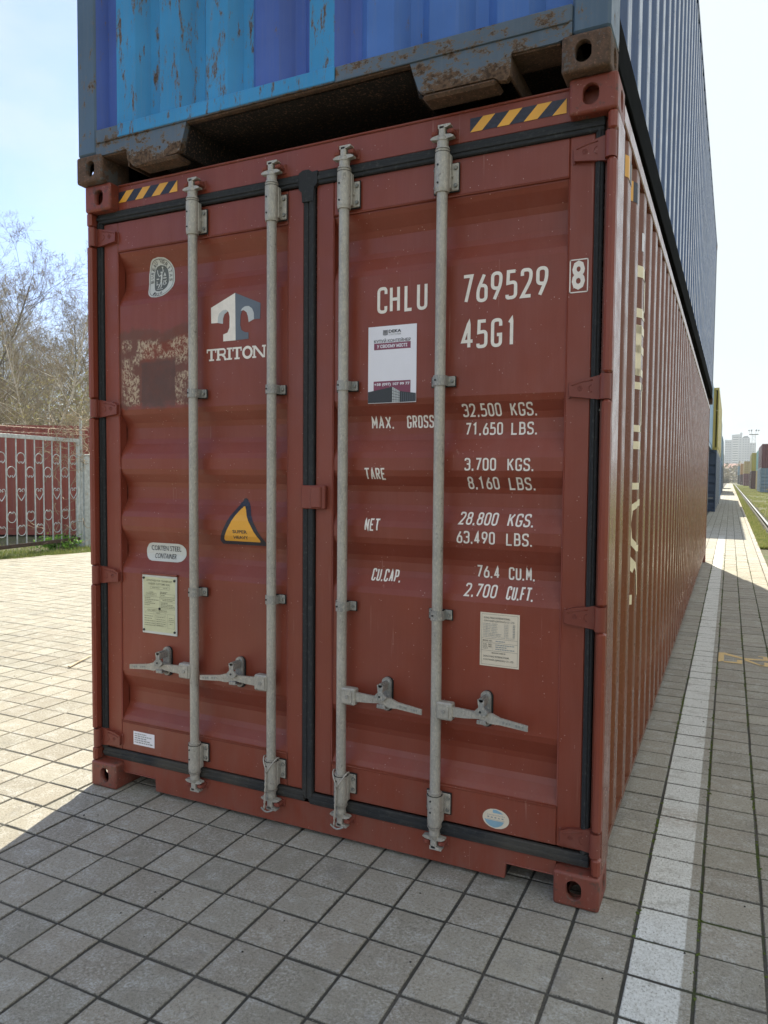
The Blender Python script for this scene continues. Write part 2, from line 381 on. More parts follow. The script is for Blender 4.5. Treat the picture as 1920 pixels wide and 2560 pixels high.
def casting_mesh(name, mat, sx, sy, sz, holemat='dark'):
    """corner casting with its outer corner at the origin; sx,sy,sz point outward from the box"""
    W, L, H = 0.162, 0.178, 0.124
    bm = bmesh.new(); bmesh.ops.create_cube(bm, size=1)
    for v in bm.verts: v.co = Vector((v.co.x*W-W/2, v.co.y*L-L/2, v.co.z*H-H/2))
    bmesh.ops.bevel(bm, geom=list(bm.edges), offset=0.011, segments=3, profile=0.5, affect='EDGES')
    for f in bm.faces: f.smooth = True
    big = sorted(bm.faces, key=lambda f: -f.calc_area())[:6]
    for f in big: f.smooth = False
    specs = {'x': ((1, 0, 0), (-0.100, -H/2), (0.060, 0.074)), 'y': ((0, 1, 0), (-0.089, -H/2), (0.056, 0.074)), 'z': ((0, 0, 1), (-0.089, -0.1035), (0.0635, 0.120))}
    for ax, (nrm, cen, wh) in specs.items():
        f = next(f for f in big if f.is_valid and f.normal.dot(Vector(nrm)) > 0.99)
        vs_ = list(f.verts); i = 'xyz'.index(ax); plane = vs_[0].co[i]
        a, b_ = [k for k in range(3) if k != i]
        bm.faces.remove(f)
        lo = (min(v.co[a] for v in vs_), min(v.co[b_] for v in vs_)); hi = (max(v.co[a] for v in vs_), max(v.co[b_] for v in vs_))
        hole = obround(*wh); n = len(hole)
        def pt(u, w, d=0.0):
            c = [0, 0, 0]; c[i] = plane-d; c[a] = u; c[b_] = w; return Vector(c)
        inner = [bm.verts.new(pt(cen[0]+q[0], cen[1]+q[1])) for q in hole]
        deep = [bm.verts.new(pt(cen[0]+q[0], cen[1]+q[1], 0.028)) for q in hole]
        outer = []
        for q in hole:
            du, dw = q; t = 1e9
            if du > 1e-9: t = min(t, (hi[0]-cen[0])/du)
            if du < -1e-9: t = min(t, (lo[0]-cen[0])/du)
            if dw > 1e-9: t = min(t, (hi[1]-cen[1])/dw)
            if dw < -1e-9: t = min(t, (lo[1]-cen[1])/dw)
            outer.append((cen[0]+du*t, cen[1]+dw*t))
        ov = [bm.verts.new(pt(*q)) for q in outer]
        for k in range(n):
            k2 = (k+1) % n
            o1, o2 = outer[k], outer[k2]
            quad = [ov[k], ov[k2], inner[k2], inner[k]]
            if abs(o1[0]-o2[0]) > 1e-6 and abs(o1[1]-o2[1]) > 1e-6:
                cx = o1[0] if abs(o1[0]-lo[0]) < 1e-6 or abs(o1[0]-hi[0]) < 1e-6 else o2[0]
                cy = o1[1] if abs(o1[1]-lo[1]) < 1e-6 or abs(o1[1]-hi[1]) < 1e-6 else o2[1]
                cv = bm.verts.new(pt(cx, cy)); quad = [ov[k], cv, ov[k2], inner[k2], inner[k]]
            bm.faces.new(quad)
            ff = bm.faces.new([inner[k], inner[k2], deep[k2], deep[k]]); ff.smooth = True
    for v in bm.verts: v.co = Vector((v.co.x*sx, v.co.y*sy, v.co.z*sz))
    bmesh.ops.recalc_face_normals(bm, faces=bm.faces)
    me = bpy.data.meshes.new(name); bm.to_mesh(me); bm.free(); me.materials.append(M[mat])
    return me
def castings(parent, mat, W, L, H, y0=0.0, inset=0.0):
    for sx in (-1, 1):
        for sy in (-1, 1):
            for sz in (-1, 1):
                o = bpy.data.objects.new('corner_casting', casting_mesh('corner_casting', mat, sx, sy, sz)); COL.objects.link(o)
                o.parent = parent; o.location = (W if sx > 0 else 0, L if sy > 0 else y0, H if sz > 0 else 0)

# ------------------------------------------------------------------ text
_tc = {}
def glyphs(text, bold=0.0, sp=1.0):
    k = (text, bold, sp)
    if k not in _tc:
        c = bpy.data.curves.new('t', 'FONT'); c.body = text; c.size = 1; c.offset = bold; c.resolution_u = 2; c.space_character = sp
        o = bpy.data.objects.new('t', c); me = bpy.data.meshes.new_from_object(o)
        v = [(q.co.x, q.co.y) for q in me.vertices]; f = [tuple(p.vertices) for p in me.polygons]
        bpy.data.objects.remove(o); bpy.data.meshes.remove(me); bpy.data.curves.remove(c)
        xs = [q[0] for q in v]; ys = [q[1] for q in v]
        _tc[k] = ([((x-min(xs))/(max(xs)-min(xs)), (y-min(ys))/(max(ys)-min(ys))) for x, y in v], f)
    return _tc[k]
def text(mb, body, x0, x1, z0, z1, surf, mat, bold=0.0, lift=0.003, skew=0.0, sp=1.0):
    v, f = glyphs(body, bold, sp)
    V = []
    for a, b in v:
        x = x0+(x1-x0)*a; z = z0+(z1-z0)*b+skew*a
        V.append((x, surf(x, z)-lift, z))
    mb.add(V, f, mat)

G = {'C': [[(1, .76), (1, 1), (0, 1), (0, 0), (1, 0), (1, .24)]], 'H': [[(0, 0), (0, 1)], [(1, 0), (1, 1)], [(0, .5), (1, .5)]],
 'L': [[(0, 1), (0, 0, 0), (1, 0)]], 'U': [[(0, 1), (0, 0), (1, 0), (1, 1)]], '7': [[(0, 1), (1, 1, 0), (.3, 0)]],
 '6': [[(.75, 1), (0, .42), (0, 0), (1, 0), (1, .58), (.1, .58)]], '9': [[(.25, 0), (1, .58), (1, 1), (0, 1), (0, .42), (.9, .42)]],
 '5': [[(.95, 1), (.12, 1, 0), (.08, .56, 0), (1, .60), (1, 0), (0, 0), (0, .12)]], '2': [[(0, .78), (0, 1), (1, 1), (1, .62), (0, 0, 0), (1, 0)]],
 '4': [[(.62, 0), (.62, 1, 0), (0, .24, 0), (1, .24)]], '1': [[(.1, .85), (.55, 1, 0), (.55, 0)]], 'G': [[(1, .76), (1, 1), (0, 1), (0, 0), (1, 0), (1, .42, 0), (.55, .42)]],
 '3': [[(0, .82), (0, 1), (1, 1), (1, .53), (.35, .53)], [(.35, .53), (1, .53), (1, 0), (0, 0), (0, .18)]], '0': [[(0, 0), (1, 0), (1, 1), (0, 1), 'c']],
 'K': [[(0, 0), (0, 1)], [(1, 1), (.05, .42)], [(.35, .62), (1, 0)]], 'S': [[(1, .78), (1, 1), (0, 1), (0, .54), (1, .48), (1, 0), (0, 0), (0, .22)]],
 'B': [[(.45, .52), (0, .52, 0), (0, 1, 0), (.9, 1), (.9, .52), (.4, .52)], [(0, .52), (0, 0, 0), (1, 0), (1, .52), (.4, .52)]],
 'M': [[(0, 0), (0, 1, 0), (.5, .35, 0), (1, 1, 0), (1, 0)]], 'A': [[(0, 0), (.5, 1, 0), (1, 0)], [(.2, .3), (.8, .3)]], 'X': [[(0, 0), (1, 1)], [(0, 1), (1, 0)]],
 'R': [[(0, 0), (0, 1, 0), (1, 1), (1, .5), (0, .5)], [(.5, .5), (1, 0)]], 'O': [[(0, 0), (1, 0), (1, 1), (0, 1), 'c']], 'T': [[(0, 1), (1, 1)], [(.5, 1), (.5, 0)]],
 'E': [[(1, 1), (0, 1, 0), (0, 0, 0), (1, 0)], [(0, .52), (.85, .52)]], 'N': [[(0, 0), (0, 1, 0), (1, 0, 0), (1, 1)]], 'P': [[(0, 0), (0, 1, 0), (1, 1), (1, .45), (0, .45)]],
 'F': [[(1, 1), (0, 1, 0), (0, 0)], [(0, .52), (.85, .52)]], '8': [[(.05, .54), (.95, .54), (.95, 1), (.05, 1), 'c'], [(0, 0), (1, 0), (1, .54), (0, .54), 'c']],
 '.': [[(0, 0), (0, .02)]], ',': [[(.6, .10), (0, -.1)]]}
def round_poly(pts, closed, r):
    out = []; n = len(pts)
    for i, p in enumerate(pts):
        P = Vector(p[:2]); sharp = len(p) > 2
        if (not closed and i in (0, n-1)) or sharp: out.append(P); continue
        A = Vector(pts[i-1][:2]); B = Vector(pts[(i+1) % n][:2])
        la, lb = (A-P).length, (B-P).length; rr = min(r, la*.5, lb*.5)
        s_ = P+(A-P).normalized()*rr; e = P+(B-P).normalized()*rr
        for k in range(6):
            t = k/5; out.append((1-t)**2*s_+2*t*(1-t)*P+t*t*e)
    if closed: out.append(out[0].copy())
    return out
def stroke(mb, pts, w, surf, mat, lift=0.0012, closed=False):
    res = [pts[0]]
    for a, b in zip(pts, pts[1:]):
        L = (b-a).length
        if L < 1e-6: continue
        k = max(1, int(L/0.008)+1)
        for i in range(1, k+1): res.append(a+(b-a)*(i/k))
    V = []; F = []; n = len(res)
    for i, p in enumerate(res):
        if closed and i in (0, n-1): d0 = (res[1]-res[0]).normalized(); d1 = (res[-1]-res[-2]).normalized()
        else:
            d0 = (res[min(i+1, n-1)]-res[min(i+1, n-1)-1]).normalized(); d1 = (res[max(i, 1)]-res[max(i, 1)-1]).normalized()
        t = (d0+d1); t = t.normalized() if t.length > .1 else d0
        nrm = Vector((-t.y, t.x)); c = max(.45, nrm.dot(Vector((-d0.y, d0.x))))
        for sg in (1, -1):
            q = p+nrm*(sg*w/2/c); V.append((q.x, surf(q.x, q.y)-lift-.0006*i/n, q.y))
        if i: F.append((2*i-2, 2*i, 2*i+1, 2*i-1))
    mb.add(V, F, mat)
def letter(mb, ch, x0, x1, z0, z1, w, surf, mat, slant=0.0):
    for ip, path in enumerate(G[ch]):
        closed = path[-1] == 'c'; pp = path[:-1] if closed else path
        X0, X1, Z0, Z1 = x0+w/2, x1-w/2, z0+w/2, z1-w/2
        if ch == 'T': X0, X1 = x0, x1
        if ch == '.': X0 = X1 = (x0+x1)/2; Z0 = z0; Z1 = z0+w*55
        pts = [((X0+(X1-X0)*p[0]+slant*(p[1]), Z0+(Z1-Z0)*p[1]) + ((0,) if len(p) > 2 else ())) for p in pp]
        rp = round_poly(pts, closed, (X1-X0)*.55 if ch != '.' else 0.001)
        if not closed and ch not in ('.', ','):   # flat ends reach the box
            a = (rp[0]-rp[1]).normalized()*w/2*.0; rp[0] = rp[0]+a
        stroke(mb, rp, w, surf, mat, lift=.0012+.0007*ip, closed=closed)
def word(mb, s, x0, z0, z1, lw, pitch, w, surf, mat, dots=None, slant=0.0, starts=None):
    x = x0
    for i, c in enumerate(s):
        if c == ' ': x += pitch; continue
        if c in '.,': letter(mb, c, x-.002, x+w+.001, z0, z1, w, surf, mat); x += pitch*.62; continue
        letter(mb, c, x, x+lw, z0, z1, w, surf, mat, slant); x += pitch

# ================================================================== RED CONTAINER
FY = 0.06; PY = 0.065; DEP = 0.046
RC = [(2.575, 2.508, 2.422, 2.345), (1.830, 1.768, 1.692, 1.620), (1.547, 1.484, 1.408, 1.343), (1.274, 1.1985, 1.140, 1.070), (0.565, 0.480, 0.398, 0.340)]
PROF = [(2.592, 0.0)]
for a, b, c, d in RC: PROF += [(a, 0.0), (b, 1.0), (c, 1.0), (d, 0.0)]
PROF += [(0.322, 0.0)]
DP = []
for i, (z, d) in enumerate(PROF):
    if 0 < i < len(PROF)-1:      # rounded bends
        for (zz, dd) in (PROF[i-1], PROF[i+1]):
            k = min(.012/abs(zz-z), .4); DP.append((PY+DEP*(d+(dd-d)*k), z+(zz-z)*k))
    else: DP.append((PY+DEP*d, z))
def door_y(x, z):
    if z >= 2.592 or z <= 0.322: return FY
    for (y1, z1), (y0, z0) in zip(DP, DP[1:]):
        if z0 <= z <= z1: return y0+(y1-y0)*(z-z0)/max(1e-9, z1-z0)
    return FY
flatF = lambda x, z: FY
flatH = lambda x, z: 0.055

red = thing('shipping_container', 'red-brown forty-foot container with two closed doors, standing on the paving', 'shipping container', (0, 0, 0))
LL = 12.192; HH = 2.896; WW = 2.438
castings(red, 'red_cast', WW, LL, HH)

def door(x0, x1, xi0, xi1, mat):
    mb = MB()
    mb.box(x0, xi0, FY, FY+.05, .182, 2.728, mat, .004); mb.box(xi1, x1, FY, FY+.05, .182, 2.728, mat, .004)
    mb.box(xi0+.0005, xi1-.0005, FY, FY+.05, 2.592, 2.727, mat, .003); mb.box(xi0+.0005, xi1-.0005, FY, FY+.05, .183, .322, mat, .003)
    pr = DP
    # profile is (y,z) swept in x
    mb.loft(pr, xi0, xi1, 'x', mat, False)
    mb.tube([(xi0, FY+.001, 2.590), (xi1, FY+.001, 2.590)], .0035, mat, 6)
    mb.tube([(xi0, FY+.001, .324), (xi1, FY+.001, .324)], .0035, mat, 6)
    for xx in (xi0, xi1): mb.tube([(xx, FY+.003, .33), (xx, FY+.003, 2.585)], .003, mat, 6)
    mb.box(x0+.01, x1-.01, .125, .13, .19, 2.72, 'red')
    return mb
dl = door(.058, 1.183, .148, 1.103, 'red_patch').build('door', red, label='left door with the dark scraped patch and round emblem')
dr = door(1.242, 2.360, 1.325, 2.272, 'red').build('door', red, label='right door with the white weight lettering')

# gasket
mb = MB()
def gas(x0, x1, z0, z1, y=.046):
    mb.box(x0, x1, y, y+.02, z0, z1, 'rubber', .004)
    if x1-x0 > z1-z0: mb.box(x0, x1, y-.005, y+.004, z0+(z1-z0)*.3, z0+(z1-z0)*.62, 'rubber', .002)
    else: mb.box(x0+(x1-x0)*.3, x0+(x1-x0)*.62, y-.005, y+.004, z0, z1, 'rubber', .002)
gas(.030, 1.168, 2.730, 2.777); gas(1.255, 2.392, 2.726, 2.776)
gas(.036, 1.200, .137, .181); gas(1.224, 2.392, .131, .178)
gas(.019, .057, .178, 2.735, .050); gas(2.361, 2.390, .176, 2.732, .050)
mb.box(1.186, 1.212, .048, .068, .150, 2.700, 'rubber', .004); mb.box(1.214, 1.240, .044, .066, .150, 2.700, 'rubber', .004)
mb.prism([(1.168, 2.778), (1.186, 2.788), (1.215, 2.788), (1.232, 2.776), (1.256, 2.778), (1.256, 2.728), (1.240, 2.715), (1.238, 2.66), (1.184, 2.66), (1.182, 2.70), (1.168, 2.712)], .040, .06, 'y', 'rubber')
mb.build('door_gasket', red)

# header, sill, posts, rails
mb = MB()
mb.box(.035, 2.403, .055, .13, 2.778, 2.888, 'red', .003)
mb.box(.163, 2.275, .048, .13, 2.886, 2.895, 'red', .003)
mb.build('header', red)
mb = MB()
mb.prism([(.163, .134), (2.275, .134), (2.275, .074), (2.087, .074), (2.082, .016), (.366, .016), (.362, .074), (.163, .074)], .055, .075, 'y', 'red')
mb.box(.170, .364, .05, .056, .074, .080, 'red', .002); mb.box(2.080, 2.270, .05, .056, .074, .080, 'red', .002)
mb.box(.163, 2.275, .075, .18, .085, .130, 'red')
mb.box(.040, 2.395, .057, .12, .1245, .134, 'red', .002)
mb.box(.366, .372, .075, .35, .016, .085, 'dark'); mb.box(2.076, 2.082, .075, .35, .016, .085, 'dark')
mb.build('sill', red)
HZ = [.235, 1.042, 1.850, 2.663]
def post(s):
    mb = MB(); X = (lambda q: q) if s < 0 else (lambda q: WW-q)
    zs = [.122]+[v for h in HZ for v in (h-.045, h+.045)]+[2.775]
    for a, b in zip(zs[::2], zs[1::2]): mb.box(X(0.0005), X(.031), .004, .048, a, b, 'red', .009)
    mb.box(X(0), X(.022), .040, .198, .120, 2.776, 'red_post' if s > 0 else 'red', .003)
    mb.box(X(.022), X(.045), .066, .198, .120, 2.776, 'red')
    mb.box(X(.012), X(.024), .03, .062, .12, 2.776, 'red')
    mb.build('corner_post', red)
post(-1); post(1)
for X0, X1 in ((0, .06), (WW-.06, WW)):
    mb = MB(); mb.box(X0, X1, LL-.16, LL-.002, .12, 2.776, 'red_side', .003); mb.build('corner_post', red)
def hinge(s, z, parent, par_mat='red_hw'):
    mb = MB(); X = (lambda q: q) if s < 0 else (lambda q: WW-q)
    poly = [(X(.148), z-.028), (X(.150), z+.016), (X(.118), z+.030), (X(.070), z+.036), (X(.050), z+.041), (X(.030), z+.043), (X(.030), z-.043), (X(.06), z-.040), (X(.10), z-.034)]
    mb.prism(poly, .040, .058, 'y', par_mat)
    mb.cyl((X(.022), .024, z-.043), (X(.022), .024, z+.043), .0195, par_mat, n=16)
    mb.box(X(.020), X(.040), .030, .052, z-.042, z+.042, par_mat, .004)
    mb.box(X(.145), X(.155), .056, .062, z-.034, z+.022, par_mat, .002)
    mb.tube([(X(.140), .0395, z+.010), (X(.100), .0395, z+.022), (X(.068), .0395, z+.026)], .0022, par_mat, 6)
    c = [(X(.112)+cos(t)*.008, .0398, z-.002+sin(t)*.008) for t in np.linspace(0, 2*pi, 13)]
    mb.tube(c, .0014, par_mat, 5)
    mb.tube([(X(.112)+.0045, .0396, z+.002), (X(.112)-.001, .0396, z+.004), (X(.112)-.004, .0396, z+.0005), (X(.112)+.004, .0396, z-.003), (X(.112)-.0005, .0396, z-.007), (X(.112)-.0045, .0396, z-.005)], .001, par_mat, 4)
    c = [(X(.068)+(-s)*cos(t)*.013*-1, .0398, z-.003+sin(t)*.013) for t in np.linspace(pi*.55, pi*1.45, 9)]
    mb.tube(c, .0018, par_mat, 5)
    mb.build('hinge', parent)
for z in HZ: hinge(-1, z, dl); hinge(1, z, dr)
# centre lock plate
mb = MB(); mb.box(1.186, 1.302, .034, .056, 1.396, 1.494, 'red_hw', .004); mb.box(1.236, 1.286, .026, .036, 1.400, 1.490, 'red_hw', .006); mb.build('overlap_plate', red)

# side walls, roof, end wall, rails
def corr_profile(y0, y1, first, pitch, flat, slope, outer, inner, sgn=1, W=WW):
    """returns [(x,y)] outer wall profile along y"""
    pts = [(inner, y0)]; k = 0
    while first+pitch*k+flat+slope < y1:
        a = first+pitch*k
        pts += [(inner, a-slope), (outer, a), (outer, a+flat), (inner, a+flat+slope)]; k += 1
    pts.append((inner, y1))
    out = [pts[0]]
    for p in pts[1:]:
        if p[1] > out[-1][1]+1e-5: out.append(p)
    return out
SP_FIRST, SP_PITCH, SP_FLAT, SP_SLOPE = .3415, .2785, .094, .070
pr = corr_profile(.190, LL-.15, SP_FIRST, SP_PITCH, SP_FLAT, SP_SLOPE, 2.433, 2.397)
def side_x(y):
    for (x0, a), (x1, b) in zip(pr, pr[1:]):
        if a <= y <= b: return x0+(x1-x0)*(y-a)/(b-a)
    return 2.397
mb = MB()
# rounded bends, profile (x,y) swept along z
def round_prof(P, r=.006):
    out = [P[0]]
    for i in range(1, len(P)-1):
        p = Vector(P[i]); a = Vector(P[i-1]); b = Vector(P[i+1])
        for q in (a, b):
            L = (q-p).length; out.append(tuple(p+(q-p)*min(.4, r/L)))
    out.append(P[-1]); return out
rp = round_prof(pr)
mb.loft(rp, .165, 2.800, 'z', 'red_side', False)
mb.build('side_wall', red)
mb = MB(); mb.loft([(WW-a, b) for a, b in pr], .165, 2.80, 'z', 'red_side'); mb.build('side_wall', red)
for s in (0, 1):
    X = (lambda q: q) if s == 0 else (lambda q: WW-q)
    mb = MB(); mb.box(X(.0), X(.058), .176, LL-.176, 2.800, 2.862, 'red_post', .004); mb.build('top_side_rail', red)
    mb = MB(); mb.prism([(X(.006), .172), (X(.040), .166), (X(.044), .016), (X(.085), .016), (X(.085), .150), (X(.048), .158), (X(.048), .176), (X(.006), .178)], .18, LL-.18, 'y', 'red_side'); mb.build('bottom_side_rail', red)
mb = MB(); mb.box(.02, WW-.02, .13, LL-.02, 2.866, 2.880, 'red_side'); mb.build('roof', red)
mb = MB(); mb.box(.05, WW-.05, LL-.06, LL-.03, .05, 2.86, 'red_side'); mb.build('end_wall', red)
mb = MB(); mb.box(.086, WW-.086, .19, LL-.07, .150, .175, 'b_under')
for k in range(30): mb.box(.09, WW-.09, .5+.39*k, .545+.39*k, .04, .148, 'b_under')
mb.build('floor', red)
# lashing ring near the bottom rail
mb = MB(); c = [(2.405+.018*sin(t), .95+.012*cos(t)*.5, .182+.018*cos(t)) for t in np.linspace(0, 2*pi, 15)]
mb.tube(c, .004, 'red_hw', 6); mb.build('lashing_ring', red)

# ---- lock rods
RODX = (.632, 1.050, 1.394, 1.810); RY = .018
def bolt(mb, x, z, y=.045, r=.0085):
    mb.cyl((x, y, z), (x, y-.007, z), r, 'bolt', r1=r*.85, n=8)
def sleeve(p, rx, z0, z1, up, W=1):
    """bearing bracket round the rod, z0<z1"""
    mb = MB(); y = .045; zc0, zc1 = (z0, z1-.030) if up else (z0+.030, z1)
    mb.box(rx-.047, rx+.057, .050, .054, zc0-.004, zc1+.004, 'dark', .0015)
    mb.box(rx-.044, rx+.054, y-.001, .050, zc0, zc1, 'galv', .005)
    mb.cyl((rx, RY, z0), (rx, RY, z1), .0285, 'galv', n=20)
    mb.box(rx-.0285, rx+.030, RY+.004, y, z0+.003, z1-.002, 'galv', .003)
    for a, b in ((z0-.012, z0), (z1, z1+.010)): mb.cyl((rx, RY, a), (rx, RY, b), .026, 'galv', r1=.028, n=20)
    mb.cyl((rx, RY, z1), (rx, RY, z1+.0015), .0295, 'dark', n=20)
    for bx in (-.036, .044):
        for bz in (zc0+.018, zc1-.018): bolt(mb, rx+bx, bz, .044)
    for bz in (zc0+.018, zc1-.018): mb.cyl((rx-.008, RY-.0275, bz), (rx-.008, RY-.0297, bz), .004, 'screw', n=8)
    mb.box(rx+.030, rx+.034, y-.012, y, (zc0+zc1)/2-.003, (zc0+zc1)/2+.003, 'galv')
    mb.build('bearing_bracket', p)
def guide(p, rx, z):
    mb = MB()
    mb.box(rx-.047, rx+.054, .049, .053, z-.022, z+.020, 'dark', .0015)
    mb.box(rx-.044, rx-.022, .043, .049, z-.019, z+.019, 'galv_dark', .003); mb.box(rx+.022, rx+.051, .043, .049, z-.019, z+.019, 'galv_dark', .003)
    prof = [(rx-.024, .046)]+[(rx+.0255*sin(t), RY-.0255*cos(t)) for t in np.linspace(-pi/2, pi/2, 11)]+[(rx+.024, .046)]
    mb.loft(prof, z-.019, z+.019, 'z', 'galv_dark', True)
    inner = [(a, b+.003) for a, b in prof]; n = len(prof)
    for zz in (z-.019, z+.019):
        for i in range(n-1): mb.add([(prof[i][0], prof[i][1], zz), (prof[i+1][0], prof[i+1][1], zz), (inner[i+1][0], inner[i+1][1], zz), (inner[i][0], inner[i][1], zz)], [(0, 1, 2, 3)], 'galv_dark')
    bolt(mb, rx+.039, z, .043, .0075); bolt(mb, rx-.035, z, .043, .0075)
    mb.cyl((rx-.010, RY-.0235, z+.001), (rx-.010, RY-.0262, z+.001), .004, 'screw', n=8)
    mb.build('rod_guide', p)
def cam_end(p, rx, up, var):
    """forked cam at rod end and the red keeper welded to the frame"""
    S = 1 if up else -1; zb = 2.748 if up else .176
    Z = lambda h: zb+S*h
    mb = MB()
    mb.cyl((rx, RY, Z(0)), (rx, RY, Z(.010)), .029, 'galv', r1=.024, n=18)
    mb.cyl((rx, RY, Z(.008)), (rx, RY, Z(.034)), .0215, 'galv', n=18)
    mb.cyl((rx, RY, Z(.032)), (rx, RY, Z(.046)), .0240, 'galv', r1=.0195, n=18)
    mb.box(rx-.012, rx+.013, RY-.016, RY+.014, Z(.044), Z(.086), 'galv', .004)
    # lower horns and upper lip
    for sx in (-1, 1):
        mb.prism([(rx+sx*.010, Z(.036)), (rx+sx*.010, Z(.054)), (rx+sx*.034, Z(.051)), (rx+sx*.046, Z(.045)), (rx+sx*.044, Z(.040)), (rx+sx*.026, Z(.038))], RY-.012, RY+.012, 'y', 'galv')
    mb.prism([(rx-.014, Z(.074)), (rx-.014, Z(.088)), (rx+.034, Z(.088)), (rx+.036, Z(.082)), (rx+.018, Z(.076))], RY-.016, RY+.012, 'y', 'galv')
    mb.build('cam', p)
    mb = MB()
    for sx in (-1, 1):
        mb.box(rx+sx*.018, rx+sx*.044, RY-.010, .056, Z(.056), Z(.073), 'keeper', .004)
        mb.box(rx+sx*.020, rx+sx*.036, .030, .056, Z(.050), Z(.084), 'keeper', .005)
    mb.box(rx-.046, rx+.050, .050, .0565, Z(.046), Z(.086), 'keeper', .003)
    if up: mb.tube([(rx-.020, .03, Z(.060)), (rx-.020, .010, Z(.080)), (rx-.020, .006, Z(.094))], .0035, 'keeper', 6)
    mb.build('cam_keeper', p)
def handle(p, rx, s):
    mb = MB(); X = lambda q: rx+s*q; y = .002
    z = .640
    mb.box(X(.010), X(.074), y-.008, y+.030, z-.034, z+.034, 'galv', .005)
    mb.prism([(X(.018), z-.026), (X(.018), z+.026), (X(.060), z+.020), (X(.060), z-.022)], y-.012, y-.006, 'y', 'galv')
    mb.cyl((X(.040), y-.011, z), (X(.040), y-.016, z), .008, 'galv_dark', n=10)
    def seg(a, b, za, zb, ha, hb, ya, yb, ta=.006, tb=.006):
        v = []
        for q, zc, h, yy, t in ((a, za, ha, ya, ta), (b, zb, hb, yb, tb)):
            v += [(X(q), yy-t, zc-h), (X(q), yy-t, zc+h), (X(q), yy+t, zc+h), (X(q), yy+t, zc-h)]
        mb.add(v, [(0, 1, 5, 4), (1, 2, 6, 5), (2, 3, 7, 6), (3, 0, 4, 7), (0, 1, 2, 3), (4, 5, 6, 7)], 'galv')
    seg(.070, .120, z+.001, z, .0185, .0165, y+.006, y+.008)
    seg(.120, .175, z, z+.002, .0165, .0120, y+.008, y+.006)
    seg(.175, .225, z+.002, z-.001, .012, .019, y+.006, y+.002, .006, .007)
    seg(.225, .262, z-.001, z-.006, .019, .0125, y+.002, y-.002, .007, .005)
    seg(.262, .366, z-.006, z-.016, .0125, .0105, y-.002, y-.006, .005, .004)
    for k in range(7):
        if k != 3: mb.box(X(.272+.012*k), X(.279+.012*k), y-.0095-.0003*k, y-.005, z-.0115-.0011*k, z-.0025-.0011*k, 'galv_dark')
    mb.build('handle', p)
    mb = MB(); c = X(.190); zc = .658
    o = [(c+q[0], zc+q[1]) for q in obround(.040, .134, 20)]; d = [(c+.003+q[0], zc-.002+q[1]) for q in obround(.046, .140, 20)]
    mb.prism(d, .058, .062, 'y', 'dark'); mb.prism(o, .046, .058, 'y', 'galv_dark')
    mb.prism([(c-.014, zc+.050), (c+.012, zc+.050), (c+.010, zc+.020), (c+.028, zc+.004), (c+.014, zc-.012), (c-.016, zc-.012), (c-.028, zc+.002), (c-.010, zc+.020)], -.012, -.004, 'y', 'galv_dark')
    mb.prism([(c-.012, zc+.050), (c+.012, zc+.050), (c+.010, zc+.022), (c-.010, zc+.022)], -.006, .046, 'y', 'galv_dark')
    mb.box(c-.020, c+.020, -.004, .046, zc-.046, zc-.040, 'galv_dark', .002); mb.box(c-.018, c+.018, -.006, -.001, zc-.046, zc-.030, 'galv_dark', .002)
    mb.cyl((c, .046, zc+.048), (c, -.012, zc+.048), .0085, 'bolt', n=10); mb.cyl((c, .046, zc-.050), (c, .037, zc-.050), .010, 'bolt', n=8)
    mb.cyl((c-.003, -.012, zc+.003), (c-.003, -.0135, zc+.003), .005, 'screw', n=6)
    mb.build('handle_retainer', p)
rods = []
for i, rx in enumerate(RODX):
    mb = MB(); mb.cyl((rx, RY, .20), (rx, RY, 2.76), .0205, 'galv', n=24)
    r = mb.build('lock_rod', red); rods.append(r)
    sleeve(r, rx, 2.605, 2.736, True); sleeve(r, rx, .190, .300, False)
    guide(r, rx, 1.897); guide(r, rx, 1.003)
    cam_end(r, rx, True, i); cam_end(r, rx, False, i)
    handle(r, rx, -1 if i < 2 else 1)
# seal cables on the two middle rods
for i, (w, lab) in enumerate((('second', 'thin twisted seal cable tied round the bottom of the second lock rod from the left'), ('third', 'thin twisted seal cable tied round the bottom of the third lock rod from the left'))):
    rx = RODX[1+i]; mb = MB()
    loop = [(rx+.033*sin(t), RY-.033*cos(t), .262+.055*(abs(sin(t/1.0)))) for t in np.linspace(-2.4, 2.4, 17)]
    mb.tube(loop, .003, 'cable', 6)
    for ph in (0, pi):
        mb.tube([(rx-.002-.010*k/16+.0028*cos(k*1.3+ph), RY-.034-.001*k/16+.0028*sin(k*1.3+ph), .262-.165*k/16) for k in range(17)], .0024, 'cable', 5)
    mb.tube([(rx-.030+.060*k/8, RY-.036+.004*abs(k-4)/4, .100-.012*sin(k/8*pi)) for k in range(9)], .004, 'galv_dark', 6)
    tag(mb.build('seal_cable'), lab, 'cable', 'seal cables on the lock rods')

